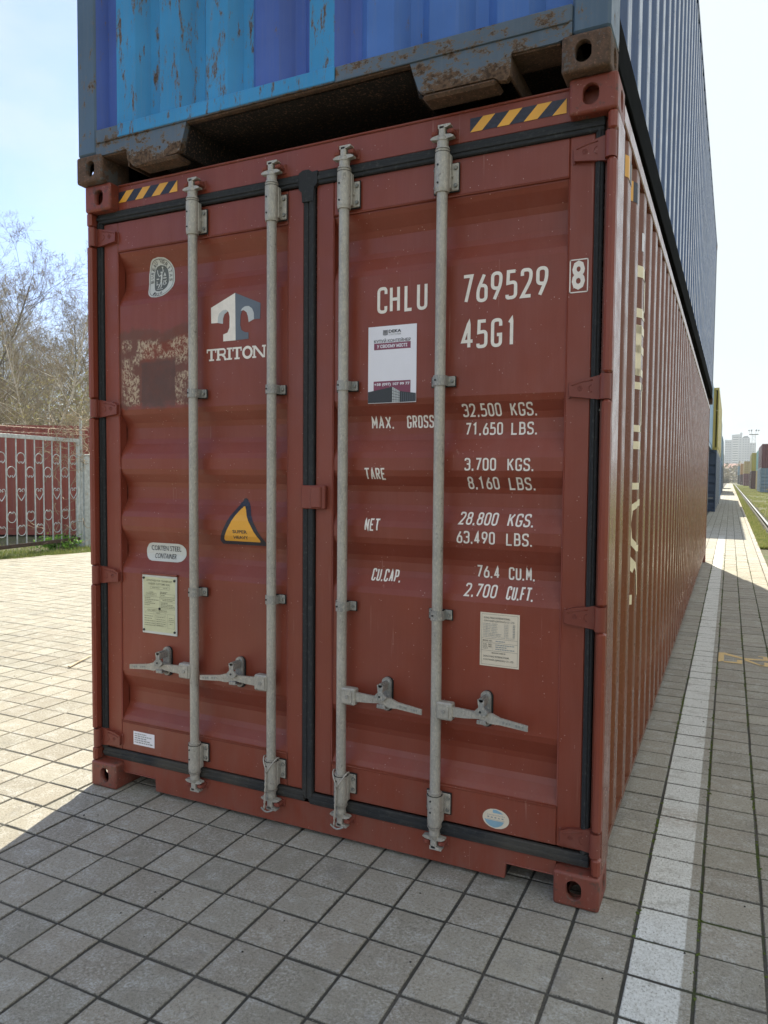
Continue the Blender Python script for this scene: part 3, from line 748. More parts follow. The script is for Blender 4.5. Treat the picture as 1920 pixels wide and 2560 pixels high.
# ---- lettering
S = door_y; w = .0124
_put = letter
def letter(mb, ch, *a, **k):
    g = MB(); _put(g, ch, *a, **k); g.build('letter', dr)
for c, a, b in (('C', 1.522, 1.566), ('H', 1.577, 1.621), ('L', 1.640, 1.677), ('U', 1.693, 1.737)): letter(mb, c, a, b, 2.180, 2.284, w, S, 'white')
for c, a in zip('769529', (1.878, 1.934, 1.990, 2.046, 2.102, 2.159)): letter(mb, c, a, a+.044, 2.187, 2.294, w, S, 'white')
for c, a, b in (('4', 1.877, 1.928), ('5', 1.937, 1.980), ('G', 1.993, 2.036), ('1', 2.056, 2.085)): letter(mb, c, a, b, 2.017, 2.123, w, S, 'white')
w2 = .0064
def lab(s, x0, x1, z0, z1, slant=0.0):
    n = sum(.5 if c in '.,' else 1 for c in s); pitch = (x1-x0+.005)/n; x = x0
    for c in s:
        if c in '.,': letter(mb, c, x, x+w2, z0, z1, w2, S, 'white'); x += pitch*.5; continue
        if c != ' ': letter(mb, c, x, x+pitch*.82, z0, z1, w2, S, 'white', slant)
        x += pitch
lab('MAX.', 1.480, 1.583, 1.727, 1.777); lab('GROSS', 1.637, 1.752, 1.727, 1.777)
lab('TARE', 1.470, 1.561, 1.520, 1.568); lab('NET', 1.472, 1.537, 1.313, 1.363); lab('CU.CAP.', 1.490, 1.620, 1.107, 1.156, .002)
for s1, s2, a, b, z0 in (('32,500', 'KGS.', 1.876, 2.029, 1.765), ('71,650', 'LBS.', 1.883, 2.032, 1.695), ('3,700', 'KGS.', 1.897, 2.021, 1.559), ('8,160', 'LBS.', 1.903, 2.027, 1.488),
                         ('28,800', 'KGS.', 1.872, 2.025, 1.352), ('63,490', 'LBS.', 1.869, 2.021, 1.281), ('76.4', 'CU.M.', 1.937, 2.030, 1.148), ('2,700', 'CU.FT.', 1.899, 2.026, 1.077)):
    sl_ = .002 if z0 in (1.352, 1.077) else 0.0
    lab(s1, a, b, z0, z0+.048, sl_); lab(s2, 2.064, 2.165, z0-.001, z0+.047, sl_)
# check digit box
mb = MB(); sf = flatF
for a, b, c, d in ((2.279, 2.344, 2.299, 2.303), (2.279, 2.344, 2.186, 2.190), (2.279, 2.283, 2.186, 2.303), (2.340, 2.344, 2.186, 2.303)): mb.poly([(a, FY-.001, c), (b, FY-.001, c), (b, FY-.001, d), (a, FY-.001, d)], 'white')
text(mb, '8', 2.287, 2.333, 2.196, 2.298, sf, 'white', bold=.028, lift=.0015)
mb.build('check_digit', dr)

def rect(mb, x0, x1, z0, z1, y, mat): mb.poly([(x0, y, z0), (x1, y, z0), (x1, y, z1), (x0, y, z1)], mat)
def sliced(mb, fn, z0, z1, surf, mat, lift, step=.006):
    n = max(2, int((z1-z0)/step)); rows = []
    for i in range(n+1):
        z = z0+(z1-z0)*i/n; a, b = fn(z); rows.append((a, b, z))
    V = []; F = []
    for i, (a, b, z) in enumerate(rows):
        V += [(a, surf(a, z)-lift, z), (b, surf(b, z)-lift, z)]
        if i: F.append((2*i-2, 2*i-1, 2*i+1, 2*i))
    mb.add(V, F, mat)
def strokes(mb, pts, w, surf, mat, lift, closed=False):
    P = [Vector(p) for p in pts]
    if closed: P.append(P[0].copy())
    stroke(mb, P, w, surf, mat, lift, closed)
# poster
mb = MB(); y = PY-.0025; x0, x1, z0, z1 = 1.484, 1.694, 1.826, 2.130
mb.box(x0, x1, y, PY-.0005, z0, z1, 'sticker')
T = lambda s, a, b, c, d, m, bold=0.0: text(mb, s, a, b, c, d, lambda x, z: y, m, bold, .0011)
for k in range(6): mb.prism([(1.549, 2.0950+.0035*k), (1.558, 2.0935+.0035*k), (1.570, 2.0950+.0035*k), (1.570, 2.0968+.0035*k), (1.558, 2.0955+.0035*k), (1.549, 2.0968+.0035*k)], y-.001, y, 'y', 'ink')
T('DEKA', 1.574, 1.628, 2.102, 2.114, 'ink', .03); T('CONTAINER', 1.574, 1.628, 2.0925, 2.0985, 'grey_ink')
T('КУПУЙ КОНТЕЙНЕР', 1.510, 1.669, 2.065, 2.0805, 'ink', .012)
rect(mb, 1.510, 1.669, 2.0375, 2.0635, y-.0006, 'maroon_ink'); T('У СВОЄМУ МІСТІ', 1.523, 1.655, 2.044, 2.0575, 'sticker', .035)
rect(mb, 1.509, 1.670, 1.858, 1.913, y-.0006, 'maroon_ink'); T('+38 (097) 107 99 77', 1.512, 1.667, 1.892, 1.906, 'sticker', .03)
mb.poly([(1.485, y-.0016, 1.828), (1.485, y-.0016, 1.872), (1.592, y-.0016, 1.889), (1.592, y-.0016, 1.828)], 'ink')
mb.poly([(1.592, y-.0016, 1.828), (1.592, y-.0016, 1.889), (1.624, y-.0016, 1.871), (1.624, y-.0016, 1.828)], 'logo_light')
mb.poly([(1.624, y-.0016, 1.828), (1.624, y-.0016, 1.871), (1.693, y-.0016, 1.861), (1.693, y-.0016, 1.829)], 'ink')
for k in range(4): rect(mb, 1.598+.007*k, 1.5992+.007*k, 1.828, 1.884-.004*k, y-.0022, 'ink')
for k in range(4): mb.poly([(1.592, y-.0022, 1.838+.012*k), (1.624, y-.0022, 1.835+.009*k), (1.624, y-.0022, 1.8365+.009*k), (1.592, y-.0022, 1.8395+.012*k)], 'ink')
for k in range(7): rect(mb, 1.632+.009*k, 1.634+.009*k, 1.829, 1.866-.0012*k, y-.0022, 'logo_grey')
mb.build('poster', dr)
# maker's plate on right door
mb = MB(); y = PY-.0015; x0, x1, z0, z1 = 1.969, 2.121, .819, 1.023
mb.box(x0, x1, y, PY-.0003, z0, z1, 'sticker_ivory')
fr = lambda a, b, c, d: rect(mb, a, b, c, d, y-.0006, 'ink')
fr(x0+.006, x1-.006, 1.0165, 1.0172); fr(x0+.006, x1-.006, .8248, .8255); fr(x0+.006, x0+.0067, .825, 1.017); fr(x1-.0067, x1-.006, .825, 1.017)
for zz in (.924, .9085, .878): fr(x0+.006, x1-.006, zz, zz+.0007)
T('DONG FANG INTERNATIONAL', 1.983, 2.085, 1.000, 1.007, 'ink'); T('CONTAINER (QINGDAO) CO., LTD.', 1.983, 2.103, .987, .995, 'ink')
for k, (a, b, n_) in enumerate((('EXTERNAL LENGTH', '12,192', 0), ('EXTERNAL WIDTH', '2,438', 0), ('EXTERNAL HEIGHT', '2,896', 0), ('INTERNAL LENGTH', '12,032', 0), ('INTERNAL WIDTH', '2,352', 0), ('INTERNAL HEIGHT', '2,698', 0), ('DOOR OPENING HEIGHT', '2,585', 0), ('DOOR OPENING WIDTH', '2,340', 0))):
    zz = .979-.0063*k; T(a, 1.980, 1.980+.0038*len(a), zz, zz+.0040, 'grey_ink', .01); T(b, 2.062, 2.079, zz, zz+.0040, 'grey_ink', .01); T('MM', 2.096, 2.104, zz, zz+.0040, 'grey_ink', .02)
T('INTERNAL CU.CAP. 76.4 CU.M. 2,700 CU.FT.', 1.980, 2.104, .9285, .9325, 'grey_ink', .01)
T('MODEL NO.:', 1.980, 2.018, .9135, .919, 'ink', .01)
T('T.I.R.  NO.:', 1.980, 2.018, .8995, .905, 'ink', .01); T('C.S.C. NO.:', 1.980, 2.018, .8915, .897, 'ink', .01); T('T.C.T.      :', 1.980, 2.018, .8835, .889, 'ink', .01)
for k, (a, b, zz) in enumerate(((2.030, 2.066, .9135), (2.030, 2.102, .8995), (2.030, 2.072, .8915), (2.030, 2.103, .8835))):
    x = a
    random.seed(k)
    while x < b: q = random.uniform(.004, .011); rect(mb, x, min(x+q, b), zz+.0006, zz+.0045, y-.0006, 'grey_ink'); x += q+.0015
T('MANUFACTURED BY', 2.016, 2.070, .8685, .873, 'ink', .01); T('DONG FANG INTERNATIONAL', 1.983, 2.084, .853, .860, 'ink'); T('CONTAINER (QINGDAO) CO., LTD.', 1.983, 2.102, .839, .847, 'ink')
mb.build('data_sticker', dr)
# oval inspection sticker
mb = MB(); cx, cz, ra, rb = 2.0435, .2355, .052, .0385; y = FY-.0014
sliced(mb, lambda z: (cx-ra*sqrt(max(0, 1-((z-cz)/rb)**2)), cx+ra*sqrt(max(0, 1-((z-cz)/rb)**2))), cz-rb, cz+rb, flatF, 'sticker_ivory', .0012, .003)
sliced(mb, lambda z: (cx-(ra-.003)*sqrt(max(0, 1-((z-cz)/(rb-.003))**2))+.004, cx+(ra-.003)*sqrt(max(0, 1-((z-cz)/(rb-.003))**2))-.016), cz-rb+.004, cz-.006, flatF, 'oval_blue', .0018, .003)
sliced(mb, lambda z: (cx-.012, cx+(ra-.003)*sqrt(max(0, 1-((z-cz)/(rb-.003))**2))-.010), cz+.022, cz+rb-.004, flatF, 'oval_blue', .0018, .003)
rect(mb, cx-.038, cx+.042, cz-.007, cz+.021, FY-.0026, 'sticker_ivory')
random.seed(3)
for zz, hh, nn in ((cz+.012, .004, 12), (cz+.002, .006, 5), (cz-.0045, .0025, 16)):
    for k in range(nn):
        xx = cx-.033+.070*k/nn; rect(mb, xx, xx+.070/nn*.55, zz, zz+hh*random.uniform(.6, 1), FY-.0032, 'grey_ink')
mb.build('oval_sticker', dr)

# ---- left door marks
def arc_text(mb, s, cx, cz, rx_, rz_, a0, a1, h, surf, mat, lift):
    n = len(s)
    for i, c in enumerate(s):
        if c == ' ': continue
        t = a0+(a1-a0)*i/(n-1); px, pz = cx+rx_*cos(t), cz+rz_*sin(t)
        nx, nz_ = cos(t)/rx_, sin(t)/rz_; L = sqrt(nx*nx+nz_*nz_); nx, nz_ = nx/L, nz_/L
        if a1 > a0: nx, nz_ = -nx, -nz_
        tx, tz = nz_, -nx
        v, f = glyphs(c); ww = h*.75 if c != 'I' else h*.2
        V = []
        for a, b in v:
            x = px+tx*(a-.5)*ww+nx*(b-.5)*h; z = pz+tz*(a-.5)*ww+nz_*(b-.5)*h
            V.append((x, surf(x, z)-lift, z))
        mb.add(V, f, mat)
mb = MB(); cx, cz = .372, 2.452; ra, rb = .078, .094
def supel(a, b, e=2.5):
    return lambda z: (cx-a*(max(0, 1-abs((z-cz)/b)**e))**(1/e), cx+a*(max(0, 1-abs((z-cz)/b)**e))**(1/e))
sliced(mb, supel(ra, rb), cz-rb, cz+rb, S, 'sticker_grey', .0012, .004)
op = [(cx+(ra-.008)*abs(cos(t))**.8*(1 if cos(t) > 0 else -1), cz+(rb-.008)*abs(sin(t))**.8*(1 if sin(t) > 0 else -1)) for t in np.linspace(0, 2*pi, 37)[:-1]]
strokes(mb, op, .0022, S, 'egg_grey', .0018, True)
sliced(mb, supel(.043, .062), cz-.062, cz+.062, S, 'egg_grey', .0018, .004)
arc_text(mb, 'BUREAU VERITAS', cx, cz+.004, .057, .073, pi+.18, -.18, .017, S, 'ink', .0026)
arc_text(mb, '1828', cx-.002, cz-.002, .05, .0765, pi*1.5-.42, pi*1.5+.42, .014, S, 'ink', .0026)
P_ = lambda pts, w_: strokes(mb, [(cx+a, cz+b) for a, b in pts], w_, S, 'sticker_grey', .0032)
P_([(.000, .020), (.001, .002), (-.002, -.012)], .0095); P_([(-.002, -.012), (-.010, -.032), (-.012, -.044)], .006); P_([(-.001, -.012), (.004, -.028), (.002, -.044)], .006)
P_([(.000, .020), (.010, .034), (.008, .048)], .004); P_([(.000, .018), (-.014, .012), (-.022, .026), (-.024, .042)], .004); P_([(-.001, .026), (-.0015, .033)], .008); P_([(.008, .048), (.0085, .054)], .008)
P_([(-.030, .000), (-.014, .000)], .005); P_([(.010, .002), (.030, .002)], .005); P_([(.014, .010), (.020, .024), (.026, .010)], .005); P_([(-.028, -.010), (-.026, -.028), (-.016, -.024)], .004)
P_([(.014, -.008), (.014, -.030)], .004); P_([(.030, -.008), (.020, -.012), (.030, -.024), (.020, -.032)], .004); P_([(-.018, -.050), (.018, -.050)], .0035)
mb.build('emblem_sticker', dl)
# logo with T shaped arch
mb = MB(); y = PY-.0013
Lp = [(.696, 2.279), (.828, 2.332), (.830, 2.126), (.763, 2.126), (.763, 2.156), (.786, 2.163), (.797, 2.184), (.798, 2.232), (.792, 2.252), (.778, 2.263), (.760, 2.262), (.742, 2.250), (.734, 2.232), (.733, 2.209), (.697, 2.210)]
Rp = [(.828, 2.332), (.962, 2.276), (.960, 2.209), (.927, 2.210), (.926, 2.235), (.918, 2.254), (.900, 2.266), (.880, 2.264), (.864, 2.250), (.857, 2.232), (.855, 2.190), (.862, 2.168), (.880, 2.158), (.899, 2.155), (.899, 2.128), (.830, 2.126)]
mb.poly([(a, y, b) for a, b in Lp], 'white'); mb.poly([(a, y, b) for a, b in Rp], 'logo_grey')
mb.poly([(a, y-.0004, b) for a, b in [(.733, 2.209), (.762, 2.203), (.763, 2.226), (.770, 2.244), (.790, 2.256), (.778, 2.2635), (.760, 2.262), (.742, 2.250), (.734, 2.232)]], 'logo_light')
mb.poly([(a, y-.0004, b) for a, b in [(.858, 2.252), (.866, 2.262), (.880, 2.269), (.900, 2.269), (.918, 2.257), (.927, 2.238), (.928, 2.210), (.900, 2.199), (.896, 2.225), (.889, 2.243), (.874, 2.253)]], 'logo_light')
# slab serif word
def slab(ch, a, b):
    z0, z1 = 2.043, 2.096; h = z1-z0; w_ = b-a; t = .012; e = .0075
    R = lambda p, q, r, s_: rect(mb, p, q, r, s_, y-.0005*random.random()-.0002, 'white')
    m = (a+b)/2
    if ch == 'T': R(a, b, z1-e, z1); R(a, a+.006, z1-.017, z1); R(b-.006, b, z1-.017, z1); R(m-t/2, m+t/2, z0, z1); R(m-.014, m+.014, z0, z0+e)
    if ch == 'I': R(m-t/2, m+t/2, z0, z1); R(a, b, z0, z0+e); R(a, b, z1-e, z1)
    if ch == 'R':
        R(a+.005, a+.005+t, z0, z1); R(a, a+.023, z0, z0+e); R(a, a+.02, z1-e, z1)
        strokes(mb, [(a+.016, z1-.004), (b-.016, z1-.004), (b-.010, z1-.008), (b-.008, z1-.016), (b-.010, z1-.024), (b-.018, z1-.028), (a+.016, z1-.028)], .0085, flatP, 'white', .0018)
        strokes(mb, [(m+.002, z1-.028), (b-.012, z0+.016), (b-.008, z0+.004), (b, z0+.004)], .0095, flatP, 'white', .0018)
    if ch == 'O': strokes(mb, [(m+(w_/2-.006)*cos(t_), (z0+z1)/2+(h/2-.004)*sin(t_)) for t_ in np.linspace(0, 2*pi, 25)[:-1]], .0115, flatP, 'white', .0018, True)
    if ch == 'N':
        R(a+.006, a+.015, z0, z1); R(b-.013, b-.005, z0, z1); R(a, a+.021, z0, z0+e); R(a, a+.014, z1-e, z1); R(b-.020, b, z1-e, z1)
        mb.poly([(a+.004, y-.0006, z1), (a+.018, y-.0006, z1), (b-.004, y-.0006, z0), (b-.018, y-.0006, z0)], 'white')
flatP = lambda x, z: PY
random.seed(5)
for ch, a, b in (('T', .672, .722), ('R', .722, .776), ('I', .777, .804), ('T', .806, .853), ('O', .856, .909), ('N', .906, .974)): slab(ch, a+(a-.672)*.055, b+(b-.672)*.055)
mb.build('logo', dl)
# warning triangle
mb = MB(); cx = .852; zb, zt = 1.222, 1.432
def tri(hw, zb_, zt_, r):
    def f(z):
        u = (z-zb_)/(zt_-zb_); w_ = hw*(1-u)
        w_ = min(w_+r*.55, hw+r*.1)
        e = min(z-zb_, r); w_ -= (r-e)*.55 if e < r else 0
        if zt_-z < r: w_ = sqrt(max(0, r*r-(r-(zt_-z))**2))*.82
        return cx-max(w_, 0), cx+max(w_, 0)
    return f
sliced(mb, tri(.124, zb, zt, .018), zb, zt, S, 'navy_ink', .0012, .004)
sliced(mb, tri(.098, zb+.016, zt-.036, .009), zb+.016, zt-.036, S, 'yellow', .002, .004)
text(mb, 'SUPER', .812, .890, 1.275, 1.290, S, 'ink', .02, .0030); text(mb, 'HEAVY', .812, .890, 1.249, 1.264, S, 'ink', .02, .0030)
mb.build('warning_sticker', dl)
mb = MB(); xa, xb, za, zc_ = .268, .512, 1.120, 1.207; rr = (zc_-za)/2; zm = (za+zc_)/2
sliced(mb, lambda z: (xa+rr-sqrt(max(0, rr*rr-(z-zm)**2)), xb-rr+sqrt(max(0, rr*rr-(z-zm)**2))), za, zc_, S, 'sticker_grey', .0012, .004)
text(mb, 'CORTEN STEEL', .300, .482, 1.170, 1.194, S, 'ink', 0, .003); text(mb, 'CONTAINER', .324, .456, 1.133, 1.157, S, 'ink', 0, .003)
mb.build('steel_sticker', dl)
# customs plate
mb = MB(); y = PY-.008; x0, x1, z0, z1 = .286, .497, .777, 1.058
mb.box(x0, x1, y, PY-.001, z0, z1, 'sticker_grey', .002); rect(mb, x0+.008, x1-.008, z0+.012, z1-.010, y-.0006, 'plate'); mb.box(x0-.006, x1+.005, PY-.013, PY-.001, z1, z1+.010, 'red_hw', .002)
T2 = lambda s, a, b, c, d, m='faint_ink', bo=0.01: text(mb, s, x0+a*(x1-x0), x0+b*(x1-x0), z1-(z1-z0)*d, z1-(z1-z0)*c, lambda x, z: y, m, bo, .0016)
def ln(a, b, c, d, m='faint_ink'): rect(mb, x0+a*(x1-x0), x0+b*(x1-x0), z1-(z1-z0)*d, z1-(z1-z0)*c, y-.0014, m)
def bx(a, b, c, d): ln(a, b, c, c+.004); ln(a, b, d-.004, d); ln(a, a+.006, c, d); ln(b-.006, b, c, d)
T2('APPROVED FOR TRANSPORT', .13, .88, .075, .110); T2('UNDER CUSTOMS SEAL', .19, .82, .130, .165)
bx(.24, .80, .19, .235); T2('TYPE', .22, .33, .285, .300); bx(.12, .42, .305, .350); bx(.53, .95, .305, .355)
ln(.05, .96, .365, .369); ln(.52, .526, .368, .56); ln(.52, .96, .44, .444); ln(.05, .96, .558, .562)
T2('CSC SAFETY APPROVAL', .16, .74, .580, .612); bx(.10, .70, .622, .660); bx(.38, .70, .680, .860); bx(.74, .94, .640, .880)
random.seed(11)
for a, b, zz in ((.08, .24, .385), (.08, .49, .415), (.08, .28, .445), (.08, .38, .475), (.08, .24, .505), (.55, .95, .385), (.60, .90, .410), (.55, .75, .455), (.55, .90, .480), (.55, .94, .505), (.55, .97, .53), (.53, .74, .272), (.53, .70, .290),
                 (.07, .32, .695), (.07, .29, .735), (.07, .36, .775), (.07, .38, .815), (.07, .38, .850), (.42, .66, .70), (.42, .68, .74), (.42, .68, .775), (.42, .68, .81), (.42, .62, .84), (.78, .90, .70), (.77, .92, .73), (.77, .92, .76), (.80, .88, .80), (.30, .52, .205), (.62, .74, .205), (.16, .38, .32), (.56, .66, .325), (.42, .52, .635)):
    x = a
    while x < b-.01: q = random.uniform(.02, .07); ln(x, min(b, x+q), zz, zz+.012); x += q+.010
for qx, qz in ((x0+.012, z1-.016), (x1-.012, z1-.020), (x0+.012, z0+.016), (x1-.012, z0+.018), ((x0+x1)/2+.003, z1-.158)): mb.cyl((qx, y, qz), (qx, y-.004, qz), .006, 'screw', n=8)
mb.build('customs_plate', dl)
mb = MB(); y = FY-.0015; x0, x1, z0, z1 = .222, .354, .221, .286; mb.box(x0, x1, y, FY-.0003, z0, z1, 'sticker')
random.seed(4)
for k, e in enumerate((.62, .88, .62, .80, .94)):
    x = .06
    while x < e: q = random.uniform(.04, .14); rect(mb, x0+x*(x1-x0), x0+min(e, x+q)*(x1-x0), z1-.013-.0105*k, z1-.0075-.0105*k, y-.0008, 'grey_ink'); x += q+.025
mb.build('notice_sticker', dl)
# hazard tapes on the header
def tape(x0, x1, z0, z1):
    mb = MB(); y = .0535; L = x1-x0; rect(mb, x0, x1, z0, z1, y, 'navy_ink')
    for a, b, c, d in ((0, .13, .27, .14), (.29, .42, .555, .42), (.57, .71, .855, .71)): mb.poly([(x0+a*L, y-.0006, z0), (x0+b*L, y-.0006, z0), (x0+c*L, y-.0006, z1), (x0+d*L, y-.0006, z1)], 'yellow')
    mb.poly([(x0+.86*L, y-.0006, z0), (x1, y-.0006, z0), (x1, y-.0006, z1)], 'yellow')
    mb.build('hazard_tape', red)
tape(.162, .517, 2.8135, 2.8635); tape(1.904, 2.258, 2.8105, 2.861)
# tape + letters on the long side wall, following the corrugation
SX = lambda y_: side_x(y_)+.0015
def side_strip(mb, ya, yb, z0, z1, mat, step=.012, lift=0.0):
    n = max(1, int((yb-ya)/step)); ys = sorted(set([ya+(yb-ya)*i/n for i in range(n+1)]+[p[1] for p in pr if ya < p[1] < yb]))
    V = []; F = []
    for i, q in enumerate(ys):
        V += [(SX(q)+lift, q, z0), (SX(q)+lift, q, z1)]
        if i: F.append((2*i-2, 2*i, 2*i+1, 2*i-1))
    mb.add(V, F, mat)
mb = MB()
for k in range(8): side_strip(mb, .21+.055*k, .265+.055*k, 2.665, 2.745, 'yellow' if k % 2 == 0 else 'navy_ink')
mb.build('hazard_tape', red)
F0 = SP_FIRST+SP_PITCH*2        # flat carrying the lettering
def cmap(yp, zp):
    yl = .755; yr = .95+.18*(2.3-zp) if zp < 2.3 else .95
    u = (yp-yl)/(yr-yl)                      # 0..1 over slope+flat
    zt = 1.535+(zp-1.535)*1.01
    return (F0-.062+u*(.062+SP_FLAT), zt)
mb = MB()
def bar(pts):
    """thick stroke on the side wall given in measured coordinates"""
    P = [Vector(cmap(*p)) for p in pts[1:]]; w_ = pts[0]
    tmp = MB(); stroke(tmp, P, w_, lambda a, b: 0, 'cream')
    mb.add([(SX(v[0]), v[0], v[2]) for v in tmp.v], tmp.f, 'cream')
def bars(ya, yb, z0, z1):
    a, _ = cmap(ya, z0); b, _ = cmap(yb, z0); _, c = cmap(ya, z0); _, d = cmap(ya, z1)
    side_strip(mb, min(a, b), max(a, b), c, d, 'cream', .006)
bars(.742, .95, 2.42, 2.47); bars(.92, 1.0, 2.26, 2.47); bars(.755, .96, 2.245, 2.285)
bars(.765, .86, 1.99, 2.21); bars(.765, .99, 2.175, 2.212); bars(.765, .99, 2.09, 2.125); bars(.765, .985, 1.99, 2.022)
bars(.765, 1.01, 1.93, 1.962); bars(.965, 1.02, 1.745, 1.962); bars(.80, 1.01, 1.742, 1.772)
bars(.765, 1.03, 1.665, 1.700); bars(1.01, 1.05, 1.485, 1.700); bars(.80, 1.05, 1.485, 1.515)
bar([.030, (1.12, 1.425), (.93, 1.425), (.80, 1.40), (.775, 1.33), (.80, 1.26), (.93, 1.22), (1.12, 1.215)])
bar([.050, (.78, 1.165), (.90, 1.13)]); bar([.026, (.90, 1.15), (1.04, 1.08), (1.12, 1.00)])
bars(.755, .87, .968, 1.012)
mb.build('side_lettering', red, label='large cream letters running up the side wall')
mb = MB(); side_strip(mb, F0-.012, F0+.02, 2.545, 2.625, 'sticker', .006); mb.build('side_sticker', red)

# ================================================================== BLUE CONTAINER ON TOP
blue = thing('shipping_container', 'rusty two-tone blue container stacked on top of the red-brown one', 'shipping container', (-.020, -.030, HH), radians(-.3))
castings(blue, 'b_cast', WW, LL, HH)
mb = MB()
P0, PITCH_B = .252, .2565
pts = [(.125, .050)]; mats = []
seq = []
x = P0
cols = ['b_light', 'b_light', 'b_light', 'b_violet', 'b_light', 'b_royal', 'b_royal', 'b_royal']
YP, YR = .010, .058
path = [(.125, YP), (.155, YR), (.206, YR)]; pm = ['b_violet', 'b_violet']
for i in range(8):
    a = P0+PITCH_B*i
    path.append((a, YP)); pm.append('b_violet' if i == 0 else ('b_light' if i in (1, 2) else ('b_royal' if i > 4 else 'b_violet')))
    path.append((a+.113, YP)); pm.append(cols[i])
    nx = min(a+.160, 2.31)
    path.append((nx, YR)); pm.append('b_light' if i < 3 else ('b_violet' if i < 5 else 'b_royal'))
    if i == 7: path.append((2.31, YR)); pm.append('b_royal')
    if i < 7: path.append((a+PITCH_B-.046, YR)); pm.append('b_light' if i < 2 else ('b_light' if i == 2 else ('b_violet' if i < 5 else 'b_royal')))
mb.loft(path, .226, 2.80, 'z', pm); mb.build('end_wall', blue)
for X0, X1 in ((0, .126), (2.306, WW)):
    mb = MB(); mb.box(X0+.004, X1-.002, .004, .20, .124, 2.78, 'b_post', .010); mb.build('corner_post', blue)
mb = MB()
mb.box(.124, 1.396-.0, .0005, .05, .170, .229, 'b_sill', .003)
mb.box(1.398, 2.310, .0015, .05, .168, .227, 'b_sill', .004)
mb.box(.262, 1.397, -.0015, .03, .172, .231, 'b_light', .003)
mb.prism([(.124, .168), (.660, .168), (.640, .10), (.622, .052), (.600, .044), (.372, .026), (.352, .030), (.330, .055), (.318, .062), (.312, .112), (.162, .112), (.124, .124)], .004, .030, 'y', 'b_sill')
mb.prism([(1.715, .168), (2.310, .168), (2.310, .124), (2.262, .112), (2.102, .112), (2.098, .040), (2.086, .026), (2.060, .030), (2.040, .044), (1.775, .046), (1.752, .060), (1.738, .10)], .004, .030, 'y', 'b_sill')
mb.box(.66, 1.715, .006, .04, .160, .170, 'b_rust', .002)
for a, b in ((.362, .610), (1.765, 2.050)): mb.box(a, b, .004, .10, .024, .046, 'b_rust', .010)
for a, b in ((.314, .324), (2.092, 2.102)): mb.box(a, b, .01, .30, .036, .112, 'b_rust', .003)
for a, b in ((.162, .316), (2.10, 2.27)): mb.box(a, b, .012, .14, .106, .116, 'b_rust', .002)
mb.tube([(.13, .001, .169), (1.39, .001, .169)], .003, 'b_sill', 5); mb.tube([(1.40, .001, .168), (2.30, .001, .168)], .003, 'b_sill', 5)
mb.build('sill', blue)
mb = MB()      # gooseneck tunnel and under-frame
mb.prism([(.63, .045), (.668, .168), (.66, .168), (.615, .045)], .03, 3.3, 'y', 'b_under'); mb.prism([(1.745, .045), (1.707, .168), (1.715, .168), (1.76, .045)], .03, 3.3, 'y', 'b_under')
mb.box(.66, 1.72, .03, 3.3, .160, .170, 'b_under'); mb.box(.09, WW-.09, .05, LL-.05, .172, .19, 'b_under')
for k in range(34):
    yy = .45+.34*k
    if yy < 3.3: mb.box(.09, .63, yy, yy+.045, .045, .17, 'b_under'); mb.box(1.75, WW-.09, yy, yy+.045, .045, .17, 'b_under')
    else: mb.box(.09, WW-.09, yy, yy+.045, .045, .17, 'b_under')
mb.build('under_frame', blue)
mb = MB(); mb.box(.05, WW-.05, .05, .11, 2.80, 2.89, 'b_post'); mb.build('header', blue)
pb = corr_profile(.19, LL-.15, .42, .3230, .105, .075, 2.432, 2.396)
for s in (0, 1):
    f = (lambda q: q) if s == 0 else (lambda q: WW-q)
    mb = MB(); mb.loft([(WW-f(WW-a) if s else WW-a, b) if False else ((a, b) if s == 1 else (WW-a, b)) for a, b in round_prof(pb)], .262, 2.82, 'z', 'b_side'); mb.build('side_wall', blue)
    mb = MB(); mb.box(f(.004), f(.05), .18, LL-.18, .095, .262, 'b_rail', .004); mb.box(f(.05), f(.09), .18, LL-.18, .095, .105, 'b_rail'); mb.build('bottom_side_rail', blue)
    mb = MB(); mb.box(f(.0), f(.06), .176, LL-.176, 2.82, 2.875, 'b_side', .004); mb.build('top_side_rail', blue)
for X0, X1 in ((0, .1), (WW-.1, WW)):
    mb = MB(); mb.box(X0+.004, X1-.004, LL-.16, LL-.01, .124, 2.78, 'b_post'); mb.build('corner_post', blue)
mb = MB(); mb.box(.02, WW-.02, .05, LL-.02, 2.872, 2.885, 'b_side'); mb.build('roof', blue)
mb = MB(); mb.box(.05, WW-.05, LL-.06, LL-.03, .05, 2.86, 'b_side'); mb.build('rear_wall', blue)
